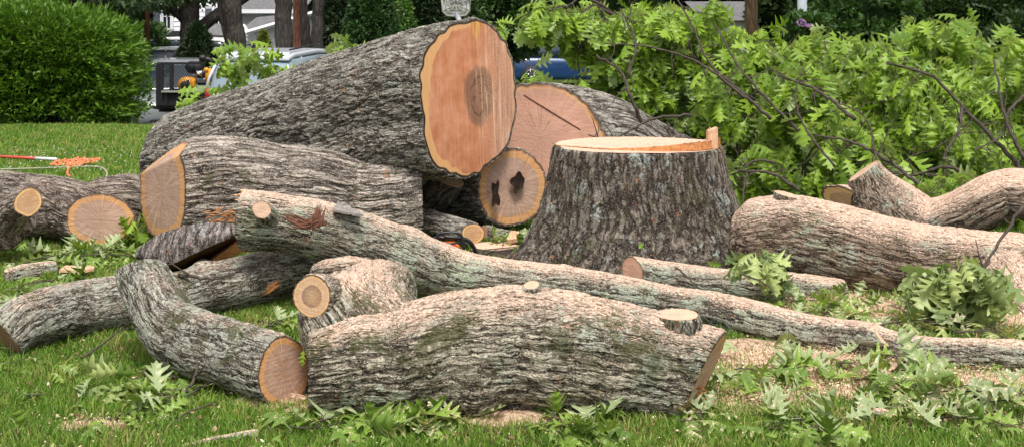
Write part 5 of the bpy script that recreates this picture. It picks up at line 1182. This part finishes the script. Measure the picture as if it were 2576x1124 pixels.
bush(2480,2860,240,20,17,1.4, M['dark_leaf'], 9000, .09, 'lower dark shrub at the right edge behind the branches', 53, 'shrub', 'shrub')
bush(1170,1400,160,-60,33,1.6, M['mid_leaf'], 13000, .12, 'dense green shrub behind the basketball backboard', 54, 'shrub', 'shrub')
bush(1320,1700,150,-120,56,3, M['dark_leaf'], 11000, .16, 'dark leafy tree behind the blue car', 55)
bush(1620,1990,60,-200,36,2.4, M['dark_leaf'], 11000, .16, 'dark overhanging tree above the pale sided house', 56)
bush(-200,260,120,-170,36,2.5, M['dark_leaf'], 11000, .16, 'dark leafy tree beyond the left hedge', 57)
bush(150,420,170,-120,44,2.5, M['dark_leaf'], 11000, .17, 'dark leafy tree between the hedge and the white house', 58)
bush(330,420,190,60,40,1.2, M['mid_leaf'], 4000, .14, 'small light shrub beside the porch of the white house', 59, 'shrub', 'shrub', core=False)
bush(1880,2100,140,-80,30,1.5, M['dark_leaf'], 7000, .14, 'dark tree in deep shade behind the light utility pole', 60)
bush(1985,2075,110,30,18,.5, M['mid_leaf'], 2500, .08, 'small leafy lilac bush beside the grey porch column', 61, 'shrub', 'shrub', core=False, nc=40)
bush(760,900,190,-80,48,2.5, M['spruce'], 9000, .2, 'dark spruce-like tree behind the slim grey trunk', 62)
# far woods: closes the horizon
def woods():
    g = np.random.default_rng(90); n = 70000; a = g.uniform(-1.25, 1.25, n); r = g.uniform(66, 74, n); x = np.sin(a)*r; y = np.cos(a)*r; z = ZR+g.uniform(0, 1, n)**.8*(11+2.5*np.sin(a*14)+1.5*np.sin(a*37))
    V, Q, lv = foliage_geo(g, np.stack([x, y, z], 1), np.stack([-np.sin(a), -np.cos(a), 0*a], 1), .75, .7, .2)
    tag(mk('woods', V, Q, M['dark_leaf'], None, True, {'lv': lv}, base=(0,70,ZR)), 'mass of dark woods closing the far background', 'woods', kind='stuff')
    # hill carrying the wood, near-black colour standing in for its shade
    aa = np.linspace(-1.5, 1.5, 60); V = []
    for rr, zz in ((74, ZR-.5),(76, 5),(78, 9),(84, 11)): V.append(np.stack([np.sin(aa)*rr, np.cos(aa)*rr, np.full(60, zz)+(np.sin(aa*9)*.8 if zz > 0 else 0)], 1))
    i = np.arange(3)[:,None]*60; j = np.arange(59)[None]
    tag(mk('hill', np.concatenate(V), np.stack([i+j, i+60+j, i+61+j, i+j+1], -1).reshape(-1, 4), plain('hill_shade', (.012,.022,.008), 1, spec=0)), kind='structure')
woods()
# road
m = MB(); V = [(-60, 27.5, ZR+.02), (60, 27.5, ZR+.02), (60, 39, ZR+.02), (-60, 39, ZR+.02)]
tag(mk('road', np.array(V), np.array([[0,1,2,3]]), plain('asphalt', (.045,.045,.047), 1.0, scale=3, spec=.1), base=(0,33,ZR)), kind='structure')

# ---- white house
SID = None
def siding_mat(name, col, pitch):
    t = NT(name); o = t.n('NewGeometry').outputs['Position']; z = t.n('SeparateXYZ', {0: o}).outputs[2]
    f = t.math('FRACT', t.math('DIVIDE', z, pitch)); 
    c = t.mix(t.ss(t.noise(o, 1.5, 4), .35, .7, 0, .25), col, tuple(x*.86 for x in col))
    t.bsdf(c, .55, t.bump(f, pitch*.35, 1.0)); return t.m
def siding_wall(name, x0, x1, y, z0, z1, mat, parent, pitch=.16, gable=None):
    """lapped boards as real stepped geometry; gable=(xl,xr,zl,zr) sloped top"""
    zs = np.arange(z0, z1, pitch); V = []; Q = []
    for z in zs:
        za, zb = z, min(z+pitch, z1); k = len(V)
        def lim(zq):
            if gable is None: return x0, x1
            xa, za_, xb, zb_ = gable  # roof line from (xa,za) to (xb,zb) rising
            if zq <= min(za_, zb_): return x0, x1
            t = (zq-za_)/(zb_-za_); xx = xa+(xb-xa)*t
            return (min(xx, x1-.01), x1) if xb > xa else (x0, max(xx, x0+.01))
        a0, a1 = lim(za); b0, b1 = lim(zb)
        V += [(a0, y-.022, za), (a1, y-.022, za), (b1, y, zb), (b0, y, zb), (a0, y, za), (a1, y, za)]; Q += [[k, k+1, k+2, k+3], [k+4, k+5, k+1, k]]
    return mk(name, np.array(V), np.array(Q), mat, parent, False)
def house():
    d = 44; root = empty('white_house', (X(600, d), d, ZR)); tag(root, 'white clapboard house with grey shingle roofs behind the tree trunks', 'house')
    wm = plain('siding_white', (.86,.87,.90), .6, var=.05, scale=1); tr = plain('trim_white', (.85,.85,.87), .5, var=.03); rf = plain('shingle_grey', (.16,.155,.16), .9, var=.35, scale=10, bumpd=.02); gl = plain('glass_dark', (.02,.03,.035), .12, spec=.8); sh = plain('shutter', (.10,.11,.13), .6)
    x = lambda U, dd=d: X(U, dd); z = lambda V, dd=d: Z(V, dd)
    # main block left wing (two storeys)
    siding_wall('wall', x(398), x(745), d, ZR, z(28), wm, root); m = MB(); m.box(((x(398)+x(760))/2, d+2.6, (ZR+z(28))/2), (x(760)-x(398), 5.1, z(28)-ZR)); m.build('house_body', wm, root, False)
    siding_wall('upper_wall', x(398), x(600), d-.6, z(78), z(-70), wm, root); m = MB(); m.box(((x(398)+x(600))/2, d+1.2, (z(78)+z(-70))/2), (x(600)-x(398), 3.5, z(-70)-z(78))); m.build('upper_body', wm, root, False)
    m = MB(); V = np.array([(x(596), d-.5, z(27)), (x(770), d-.5, z(27)), (x(770), d+3, z(-30)), (x(596), d+3, z(-30)), (x(596), d-.5, z(29)), (x(770), d-.5, z(29))]); mk('roof', V, np.array([[0,1,2,3],[4,5,1,0]]), rf, root, False)
    m = MB(); m.box(((x(596)+x(770))/2, d-.55, z(29.5)), (x(770)-x(596), .12, .13)); m.build('gutter', tr, root, False)
    # garage wing with gable
    dg = 41; x2 = lambda U: X(U, dg); z2 = lambda V: Z(V, dg)
    siding_wall('wing_wall', x2(637), x2(812), dg, ZR, z2(40), wm, root, .15, gable=(x2(637), z2(84), x2(812), z2(30)))
    siding_wall('wing_side', x2(605), x2(634), dg+.9, ZR, z2(72), wm, root, .15)
    m = MB(); m.box((x2(635.5), dg+.1, (ZR+z2(82))/2), (.09, .3, z2(82)-ZR)); m.box((x2(641), dg-.1, (ZR+z2(88))/2), (.07, .07, z2(88)-ZR)); m.build('corner_trim', tr, root, False)
    rr = np.array([(x2(606), dg+2.5, z2(44)), (x2(815), dg+2.5, z2(22)), (x2(815), dg-.35, z2(27)), (x2(636), dg-.35, z2(80)), (x2(604), dg+.9, z2(66))])
    mk('wing_roof', rr, [np.array([[0,4,3,2]]), np.array([[0,2,1]])], rf, root, False)
    m = MB(); a, b = np.array([x2(628), dg-.4, z2(82)]), np.array([x2(815), dg-.4, z2(27)]); m.tube([a, b], .07, 4); m.tube([(x2(604), dg+.6, z2(66)), (x2(630), dg-.4, z2(84))], .07, 4); m.build('barge_board', tr, root, False)
    # windows
    for (U0, U1, V0, V1, dd) in ((541,560,22,72,d-.65),(411,430,12,72,d-.65),(425,444,98,140,d-.1),(428,446,96,142,d-.15),(531,548,100,140,d-.1)):
        f = MB(); cx = X((U0+U1)/2, dd); cz = Z((V0+V1)/2, dd); w_ = X(U1, dd)-X(U0, dd); h_ = Z(V0, dd)-Z(V1, dd)
        if U0 == 428: continue
        for s in (-1, 1): f.box((cx+s*(w_/2+.04), dd-.02, cz), (.10, .10, h_+.2)); f.box((cx, dd-.02, cz+s*(h_/2+.05)), (w_, .10, .10))
        wd = f.build('window', tr, root, False)
        g_ = MB(); g_.box((cx, dd+.0, cz), (w_-.02, .02, h_)); g_.build('pane', gl, wd, False)
        g_ = MB(); g_.box((cx, dd-.03, cz), (.03, .02, h_)); g_.box((cx, dd-.033, cz), (w_, .02, .03)); g_.build('mullion', tr, wd, False)
        if dd < d-.5:
            s_ = MB(); s_.box((cx-w_/2-.21, dd-.02, cz), (.22, .05, h_)); s_.build('shutter', sh, root, False)
    # porch roofs
    for (U0, U1, Vt, Vb) in ((400,455,74,88),(505,600,60,92)):
        V = np.array([(x(U0), d-.7, z(Vt)), (x(U1), d-.7, z(Vt)), (x(U1), d-2.0, z(Vb)), (x(U0), d-2.0, z(Vb)), (x(U1), d-2.0, z(Vb+3)), (x(U0), d-2.0, z(Vb+3))]); mk('porch_roof', V, np.array([[0,3,2,1]]), rf, root, False)
        mk('porch_fascia', V, np.array([[3,5,4,2]]), tr, root, False)
    for U in (414, 434, 548): m = MB(); m.box((x(U), d-1.8, (ZR+z(90))/2), (.12,.12, z(90)-ZR)); m.build('porch_post', tr, root, False)
    # pale sided house right + porch railing
    d3 = 30; r2 = empty('pale_house', (X(1820, d3), d3, ZR)); tag(r2, 'pale sided house glimpsed through the branches at the right', 'house')
    siding_wall('wall', X(1770, d3), X(1975, d3), d3, ZR, Z(48, d3), plain('siding_cream', (.62,.61,.58), .6, var=.05), r2, .13)
    m = MB(); m.box((X(1872, d3), d3+1.5, (ZR+Z(48, d3))/2), (X(1975, d3)-X(1770, d3), 2.9, Z(48, d3)-ZR)); m.build('house_body', wm, r2, False)
    V = np.array([(X(1765,d3), d3-.3, Z(52,d3)), (X(1980,d3), d3-.3, Z(52,d3)), (X(1980,d3), d3+3, Z(0,d3)), (X(1765,d3), d3+3, Z(0,d3))]); mk('roof', V, np.array([[0,1,2,3]]), rf, r2, False)
    d4 = 24; m = MB(); m.tube([(X(2018,d4), d4, ZR), (X(2018,d4), d4, 1.0), (X(2018,d4), d4, 3.2)], [.095,.09,.085], 20); m.box((X(2018,d4), d4, ZR+.1), (.32,.32,.2)); m.build('porch_column', plain('column_grey', (.40,.43,.47), .5), r2)
    d5 = 54; r3 = empty('porch_railing', (X(1465, d5), d5, ZR)); tag(r3, 'white porch railing with pickets behind the blue car', 'railing')
    m = MB()
    for V_ in (88, 120): m.box((X(1465,d5), d5, Z(V_,d5)), (X(1510,d5)-X(1415,d5), .06, .07))
    m.build('rail', tr, r3, False)
    for k in range(14): m = MB(); m.box((X(1417+k*7,d5), d5, Z(104,d5)), (.03,.03, Z(88,d5)-Z(120,d5))); m.build('picket', tr, r3, False)
    for U in (1418, 1465, 1508): m = MB(); m.box((X(U,d5), d5+.1, (ZR+Z(80,d5))/2), (.13,.13, Z(80,d5)-ZR)); m.build('post', tr, r3, False)
house()
def wire():
    tr = plain('cable_black', (.02,.02,.02), .6)
    for k, (a, b, lab) in enumerate((((600,83,26),(747,80,27),'upper thin cable strung to the red-brown pole'),((600,66,26.2),(747,70,27),'lower thin cable strung to the red-brown pole'))):
        pass
# lilac flowers
def lilac():
    g = np.random.default_rng(5); mt = plain('lilac_bloom', (.50,.25,.55), .7, var=.3, scale=30)
    for (U, V, h, lab) in ((2016,52,14,'larger lilac flower spike by the grey porch column'),(2036,60,7,'small low lilac flower spike right of the column')):
        m = MB(); c = P(U, V, 17.2)
        for _ in range(90): t = g.random(); r = math.sin(t*2.6+.3)*.05; a = g.uniform(0, 6.28); p = c+np.array([math.cos(a)*r*1.2, math.sin(a)*r, (t-.5)*h*1.3*17.2/F-.03]); m.box(p, (.013,.013,.013), g.uniform(0, 3), bev=.005)
        tag(m.build('lilac_flower', mt), lab, 'flower')
lilac()

# ---- cars
def car(c, yaw, L_, W_, H_, paint, label, suv=True, glass=None):
    root = empty('parked_car', c); tag(root, label, 'car', 'cars parked beyond the lawn')
    root.rotation_euler = (0, 0, 0)
    cr, sr = math.cos(yaw), math.sin(yaw); R = np.array([[cr,-sr,0],[sr,cr,0],[0,0,1]]); c = np.array(c)
    tf = lambda p: np.asarray(p, float)@R.T+c
    gl = glass or M['car_glass']; blk = M['car_black']; chrome = M['chrome']
    # body loft; x forward
    xs = np.array([-.5,-.485,-.44,-.36,-.2,0,.15,.26,.34,.42,.47,.492,.5])*L_
    zt = np.array([.50,.58,.61,.62,.62,.61,.60,.60,.575,.54,.48,.42,.36])*H_
    hw = np.array([.43,.46,.485,.5,.5,.5,.5,.5,.495,.475,.44,.40,.34])*W_
    zb = np.array([.22,.17,.15,.13,.13,.13,.13,.13,.13,.14,.15,.18,.22])*H_
    prof = [(-1,.0),(-1,.18),(-1.0,.45),(-.985,.75),(-.93,.93),(-.80,1.0),(-.4,1.02),(0,1.025),(.4,1.02),(.80,1.0),(.93,.93),(.985,.75),(1.0,.45),(1,.18),(1,.0),(.6,-.02),(-.6,-.02)]
    def loft(xs, hw, zb, zt, name, mat, prof=prof):
        n = 40; t = np.linspace(0, 1, n); xi = np.linspace(0, 1, len(xs)); a = [np.interp(t, xi, q) for q in (xs, hw, zb, zt)]; k = len(prof); pr = np.array(prof)
        V = np.stack([np.repeat(a[0][:,None], k, 1), a[1][:,None]*pr[None,:,0], a[2][:,None]+(a[3]-a[2])[:,None]*pr[None,:,1]], -1)
        i = np.arange(n-1)[:,None]*k; j = np.arange(k)[None]; kk = (j+1) % k; Q = np.stack([i+j, i+kk, i+k+kk, i+k+j], -1).reshape(-1, 4)
        V = V.reshape(-1, 3); V = np.vstack([V, V[:k].mean(0), V[-k:].mean(0)]); T = [[n*k, (q+1) % k, q] for q in range(k)]+[[n*k+1, (n-1)*k+q, (n-1)*k+(q+1) % k] for q in range(k)]
        return mk(name, tf(V), [Q, np.array(T)], mat, root, True)
    loft(xs, hw, zb, zt, 'body', paint)
    rear = -.485 if suv else -.40
    xg = np.array([rear,rear+.03,rear+.09,-.1,.05,.13,.20,.27])*L_; hg = np.array([.40,.42,.43,.435,.43,.425,.42,.41])*W_
    zg = np.array([.62,.84,.955,.985,.975,.93,.78,.60])*H_
    pg = [(-1.05,0),(-1.0,.4),(-.92,.85),(-.84,.96),(-.5,.985),(0,.99),(.5,.985),(.84,.96),(.92,.85),(1.0,.4),(1.05,0)]
    loft(xg, hg, np.full(8, .585)*H_, zg, 'windows', gl, pg)
    loft(np.array([rear+.05,rear+.10,-.1,.06,.12])*L_, np.array([.37,.385,.39,.385,.37])*W_, np.array([.90,.93,.955,.945,.90])*H_, np.array([.945,.985,1.01,.995,.945])*H_, 'roof', paint)
    for s in (-1, 1):
        for xa, xb, za, zb_ in ((.13,.275,.94,.60),(-.1,-.11,.95,.60),(-.30 if suv else -.25,-.36,.94,.60),(rear+.03,rear,.86,.6)):
            m = MB(); m.tube([tf((xa*L_, s*.372*W_, za*H_)), tf(((xa+xb)/2*L_, s*.42*W_, (za+zb_)/2*H_+.01)), tf((xb*L_, s*.445*W_, zb_*H_))], .028, 6); m.build('pillar', paint, root)
        if suv:
            m = MB(); m.tube([tf((rear*L_+.35, s*.36*W_, 1.01*H_)), tf((-.1*L_, s*.365*W_, 1.045*H_)), tf((.06*L_, s*.36*W_, 1.0*H_))], .018, 6); m.build('roof_rail', M['car_black'], root)
        for wx in (.31, -.30):
            w_ = MB(); r = .21*H_; cc = np.array([wx*L_, s*.46*W_, r]); w_.cyl(tf(cc-[0,s*.09,0]), tf(cc+[0,s*.075,0]), r, 28); w = w_.build('wheel', blk, root)
            w_ = MB(); 
            for q in range(7): a = q/7*2*PI; w_.tube([tf(cc+[0,s*.08,0]), tf(cc+np.array([math.cos(a)*r*.62, s*.078, math.sin(a)*r*.62]))], .022, 5)
            th = np.linspace(0, 2*PI, 25); w_.tube([tf(cc+np.array([math.cos(a)*r*.66, s*.075, math.sin(a)*r*.66])) for a in th], .018, 6); w_.build('rim', chrome, w)
            m = MB(); m.tube([tf(cc+np.array([math.cos(a)*r*1.13, s*.045, math.sin(a)*r*1.13])) for a in np.linspace(-.1, PI+.1, 14)], .03, 5); m.build('wheel_arch', blk, root)
        m = MB(); hc = tf((.452*L_, s*.36*W_, .475*H_)); V, Q = [], []
        m.tube([tf((.40*L_, s*.455*W_, .52*H_)), tf((.445*L_, s*.40*W_, .48*H_)), tf((.475*L_, s*.31*W_, .44*H_))], [.03,.085,.03], 10); m.build('headlight', M['lamp_glass'], root)
        m = MB(); m.cyl(tf((.47*L_, s*.36*W_, .24*H_)), tf((.497*L_, s*.36*W_, .24*H_)), .075, 16); fl = m.build('fog_lamp', blk, root)
        m = MB(); m.tube([tf((.498*L_, s*.36*W_+math.cos(a)*.06, .24*H_+math.sin(a)*.06)) for a in np.linspace(0, 2*PI, 17)], .010, 5); m.build('lamp_ring', chrome, fl)
        m = MB(); m.box(tf((-.485*L_, s*.42*W_, .56*H_)), (.1,.1,.22), yaw, bev=.02); m.build('tail_light', M['red_lamp'], root)
        m = MB(); m.box(tf((.19*L_, s*.55*W_, .63*H_)), (.10,.16,.11), yaw, bev=.03); m.build('mirror', paint, root)
    m = MB(); m.tube([tf((.485*L_, -.25*W_, .40*H_)), tf((.503*L_, 0, .40*H_)), tf((.485*L_, .25*W_, .40*H_))], .05, 6); m.tube([tf((.485*L_, -.30*W_, .22*H_)), tf((.505*L_, 0, .22*H_)), tf((.485*L_, .30*W_, .22*H_))], .04, 6); m.build('grille', blk, root)
    m = MB(); m.tube([tf((.47*L_, -.42*W_, .15*H_)), tf((.508*L_, 0, .13*H_)), tf((.47*L_, .42*W_, .15*H_))], .035, 6); m.build('bumper', chrome if False else M['skid'], root)
    m = MB(); m.tube([tf((rear*L_+.30, 0, 1.0*H_)), tf((rear*L_+.18, 0, 1.10*H_)), tf((rear*L_+.14, 0, 1.08*H_))], [.05,.02,.01], 6); m.build('antenna_fin', blk, root)
    return root
M['car_glass'] = plain('car_glass', (.035,.05,.062), .05, spec=.6, var=.05, coat=.2); M['car_black'] = plain('tyre_black', (.018,.018,.019), .7); M['chrome'] = plain('chrome', (.62,.63,.65), .22, metal=1)
M['lamp_glass'] = plain('lamp_glass', (.35,.40,.46), .08, spec=1.0, var=.6, scale=40); M['red_lamp'] = plain('red_lamp', (.45,.02,.02), .2); M['skid'] = plain('skid_grey', (.33,.34,.35), .4)
silver = plain('paint_silver', (.27,.29,.30), .3, metal=.1, var=.04, coat=.6); silver2 = plain('paint_pale_silver', (.66,.70,.76), .3, metal=.1, var=.04, coat=.6); white = plain('paint_white', (.82,.82,.83), .3, var=.03, coat=.5); blue = plain('paint_blue', (.005,.04,.13), .3, metal=.1, var=.05, coat=.7)
car((X(415,31), 31.6, ZR+.02), math.radians(-78), 4.55, 1.85, 1.68, silver, 'grey silver car facing the lawn behind the black trailer')
car((X(685,25.3), 27.4, ZR+.12), math.radians(80), 4.9, 1.95, 1.93, silver2, 'pale silver car seen from behind, above the big trunk', glass=plain('car_glass_sky', (.24,.31,.37), .08, spec=.8, var=.05, coat=.3))  # pale window colour stands in for the sky reflected in the glass
car((X(415,38), 37.5, ZR+.25), math.radians(172), 4.5, 1.8, 1.62, white, 'white car behind the thin reddish pole, nearer of the two')
car((X(445,42), 41.0, ZR+.35), math.radians(176), 4.7, 1.85, 1.75, white, 'white car farther back beyond the other white car')
car((X(1425,48), 47.0, -.73), math.radians(6), 4.7, 1.85, 1.66, blue, 'blue car half hidden behind the brush heap')
# ---- black trailer with mesh sides and the orange grinder on it
def trailer():
    d = 27.0; x = lambda U: X(U, d); z = lambda V: Z(V, d); blk = plain('trailer_black', (.018,.018,.02), .55, spec=.3)
    root = empty('trailer', (x(450), d, ZR)); tag(root, 'black utility trailer with a raised mesh gate beside the hedge', 'trailer')
    m = MB(); m.box((x(492), d, (z(232)+z(266))/2), (x(590)-x(395), .05, z(232)-z(266))); m.box((x(395), d+.7, (z(232)+z(266))/2), (.05, 1.4, z(232)-z(266))); m.box((x(492), d+1.4, (z(232)+z(266))/2), (x(590)-x(395), .05, z(232)-z(266)))
    for U in (420, 450, 480, 510, 540): m.box((x(U), d-.045, (z(232)+z(266))/2), (.05, .04, z(232)-z(266)))
    m.build('side_panel', blk, root, False)
    m = MB(); m.box((x(492), d+.7, z(268)), (x(590)-x(395), 1.4, .08)); m.box((x(440), d+.3, z(276)), (.8,.08,.14)); m.build('bed', blk, root, False)
    m = MB(); m.box((x(460), d-.06, z(230.5)), (x(500)-x(398), .10, .035)); m.build('top_rail', plain('rail_worn', (.30,.30,.26), .6), root, False)
    m = MB()
    for U in (397, 406, 431): m.box((x(U), d+.02, (z(160)+z(232))/2), (.07, .07, z(160)-z(232)))
    m.box((x(414), d+.02, z(161)), (x(432)-x(396), .06, .06)); m.box((x(455), d+.02, z(160)), (x(515)-x(395), .04, .045)); m.build('gate_frame', blk, root, False)
    m = MB(); U = 398
    for k in range(44):
        for s in (-1, 1):
            xa = x(398)+k*.045-.3; h = z(162)-z(231); p0 = np.array([xa, d+.03, z(231)]); p1 = np.array([xa+s*h*.5, d+.03, z(162)])
            # clip to gate width
            lo, hi = x(398), x(483)
            t0, t1 = 0, 1; dx = p1[0]-p0[0]
            ta, tb = sorted(((lo-p0[0])/dx, (hi-p0[0])/dx)); t0, t1 = max(0, ta), min(1, tb)
            if t0 < t1: m.tube([p0+(p1-p0)*t0, p0+(p1-p0)*t1], .0045, 4, False)
    m.build('mesh', blk, root, False)
    for s in (0, 1.45):
        w_ = MB(); w_.cyl((x(470), d-.12+s, ZR+.33), (x(470), d+.08+s, ZR+.33), .33, 24); w = w_.build('wheel', M['car_black'], root)
        w_ = MB(); w_.cyl((x(470), d-.13+s, ZR+.33), (x(470), d-.10+s, ZR+.33), .17, 16); w_.build('rim', M['skid'], w)
    # grinder
    yl = plain('machine_orange', (.80,.33,.02), .4, var=.12, coat=.2); g = empty('stump_grinder', (x(500), d+.6, z(232))); tag(g, 'yellow-orange stump grinder with black engine on the trailer', 'machine')
    dd = d+.55; xx = lambda U: X(U, dd); zz = lambda V: Z(V, dd)
    m = MB(); m.cyl((xx(474), dd-.22, zz(213)), (xx(474), dd+.1, zz(213)), .17, 28); m.box((xx(482), dd-.06, zz(206)), (.22, .30, .22), bev=.05); m.box((xx(478), dd-.06, zz(224)), (.26,.28,.16), bev=.03); m.build('wheel_guard', yl, g)
    m = MB(); m.cyl((xx(473), dd-.24, zz(215)), (xx(473), dd-.215, zz(215)), .10, 20); m.tube([(xx(480), dd-.24, zz(200)), (xx(482), dd-.25, zz(225))], .025, 6); m.build('hub', M['car_black'], g)
    m = MB(); m.box((xx(536), dd, zz(190)), (.26,.4,.28), bev=.03); m.box((xx(545), dd, zz(205)), (.22,.4,.12), bev=.02); m.cyl((xx(524), dd-.21, zz(176)), (xx(524), dd-.1, zz(176)), .05, 12); b = m.build('housing', yl, g)
    m = MB()
    for k in range(5): m.box((xx(532+k*4.2), dd-.21, zz(196)), (.016, .02, .14))
    m.build('grille_slot', M['car_black'], b, False)
    m = MB(); m.box((xx(492), dd, zz(170)), (.30,.34,.26), bev=.04); m.cyl((xx(484), dd-.22, zz(168)), (xx(484), dd-.1, zz(168)), .10, 20); m.box((xx(512), dd, zz(186)), (.28,.3,.18), bev=.04); m.tube([(xx(500), dd, zz(160)), (xx(512), dd, zz(148)), (xx(528), dd, zz(150)), (xx(535), dd, zz(165))], .04, 8); m.box((xx(510), dd, zz(146)), (.14,.16,.12), bev=.04); m.build('engine', plain('engine_black', (.02,.02,.022), .45), g)
    m = MB(); m.box((xx(506), dd-.16, zz(184)), (.14,.06,.10), bev=.02); m.tube([(xx(498), dd-.18, zz(178)), (xx(514), dd-.18, zz(194))], .02, 6); m.build('exhaust', M['chrome'], g)
    m = MB(); m.box((xx(479), dd-.215, zz(206)), (.06,.004,.045)); m.build('sticker', plain('sticker_white', (.75,.72,.7), .6), g, False)
    # silver pickup box right of it
    pk = empty('pickup_truck', (X(560,28.5), 28.8, ZR)); tag(pk, 'silver pickup bed side just right of the orange grinder', 'truck')
    m = MB(); m.box((X(545,28.5), 28.9, (Z(208,28.5)+Z(262,28.5))/2), (.95, 1.6, Z(208,28.5)-Z(262,28.5)), bev=.06); m.build('bed_side', silver, pk)
    m = MB(); m.box((X(545,28.5), 28.9, Z(207,28.5)), (.96, 1.62, .04), bev=.015); m.build('bed_cap', M['car_black'], pk)
    for y_ in (28.15, 29.6):
        w_ = MB(); w_.cyl((X(545,28.5), y_, ZR+.35), (X(545,28.5), y_+.2, ZR+.35), .35, 24); w_.build('wheel', M['car_black'], pk)
    m = MB(); m.tube([(X(556,28), 28.0, Z(232,28)), (X(563,28), 28.0, Z(198,28))], .035, 6); m.build('tailgate_strut', M['chrome'], pk)
trailer()
# ---- basketball backboard seen from behind
def backboard():
    d = 26.0; x = lambda U: X(U, d); z = lambda V: Z(V, d); root = empty('basketball_hoop', (x(1155), d-.3, ZR)); tag(root, 'fan-shaped white basketball backboard seen from behind above the trunk', 'basketball hoop')
    mt = plain('board_white', (.62,.64,.64), .5, var=.1); fr = plain('board_frame', (.30,.29,.24), .6)
    out = [(1112,-2),(1122,-16),(1147,-21),(1172,-16),(1183,-2),(1182,28),(1172,39),(1150,43),(1124,40),(1114,30)]
    V = [(x(u), d, z(v)) for u, v in out]+[(x(u), d+.03, z(v)) for u, v in out]; n = len(out); c = len(V); V += [(x(1147), d, z(12)), (x(1147), d+.03, z(12))]
    T = [[c, (i+1) % n, i] for i in range(n)]+[[c+1, n+i, n+(i+1) % n] for i in range(n)]; Q = [[i, (i+1) % n, n+(i+1) % n, n+i] for i in range(n)]
    mk('backboard', np.array(V), [np.array(Q), np.array(T)], mt, root, False)
    m = MB(); pts = [(x(u), d-.03, z(v)) for u, v in out]; m.tube(pts+[pts[0]], .022, 6); c0 = np.array([x(1147), d-.04, z(12)])
    for u, v in out: m.tube([c0, (x(u), d-.03, z(v))], .013, 5)
    for k in (.45,.75):
        ring = [tuple(c0+(np.array(p)-c0)*k) for p in pts]; m.tube(ring+[ring[0]], .011, 5)
    m.build('rib', fr, root)
    m = MB(); m.tube([(x(1148), d-.06, z(36)), (x(1156), d-.25, z(50)), (x(1162), d-.45, z(70)), (x(1164), d-.5, ZR)], .05, 12); m.build('pole', plain('pole_steel', (.55,.58,.62), .3, metal=.5), root)
    m = MB(); m.tube([(x(1147)+math.cos(a)*.23, d+.28+math.sin(a)*.23, z(30)) for a in np.linspace(0, 2*PI, 20)], .012, 6); m.build('rim', plain('rim_orange', (.6,.14,.03), .5), root)
backboard()
EXPO = 1.12
# ------------------------------------------------------------ camera and light
cam = bpy.data.cameras.new('camera'); co = bpy.data.objects.new('camera', cam); COL.objects.link(co); sc.camera = co
co.location = (0, 0, CAMH); co.rotation_euler = (PI/2, 0, 0); cam.sensor_width = 36; cam.lens = F/2576*36; cam.shift_y = -(562-HOR)/2576
cam.clip_end = 1000; cam.clip_start = .1
cam.dof.use_dof = True; cam.dof.focus_distance = 7.2; cam.dof.aperture_fstop = 18
EL, AZ = math.radians(65), math.radians(172)   # azimuth clockwise from +Y
w = bpy.data.worlds.new('World'); sc.world = w; w.use_nodes = True; nt = w.node_tree; bg = nt.nodes['Background']
sky = nt.nodes.new('ShaderNodeTexSky'); sky.sky_type = 'NISHITA'; sky.sun_disc = False; sky.sun_elevation = EL; sky.sun_rotation = AZ
sky.dust_density = 3.0; sky.air_density = 1.0
hs = nt.nodes.new('ShaderNodeHueSaturation'); hs.inputs['Saturation'].default_value = .18
nt.links.new(sky.outputs[0], hs.inputs['Color']); nt.links.new(hs.outputs[0], bg.inputs[0]); bg.inputs[1].default_value = .09
su = bpy.data.lights.new('sun', 'SUN'); so = bpy.data.objects.new('sun', su); COL.objects.link(so)
su.energy = 1.5; su.angle = math.radians(13); su.color = (1, .955, .88)
dirv = Vector((math.sin(AZ)*math.cos(EL), math.cos(AZ)*math.cos(EL), math.sin(EL)))
so.rotation_euler = dirv.to_track_quat('Z', 'Y').to_euler(); so.location = (0,-5,20)
sc.view_settings.view_transform = 'Standard'; sc.view_settings.look = 'None'; sc.view_settings.gamma = 1; sc.view_settings.exposure = EXPO
sc.render.engine = 'CYCLES'; sc.cycles.max_bounces = 6; sc.cycles.transparent_max_bounces = 4
sc.cycles.use_denoising = True
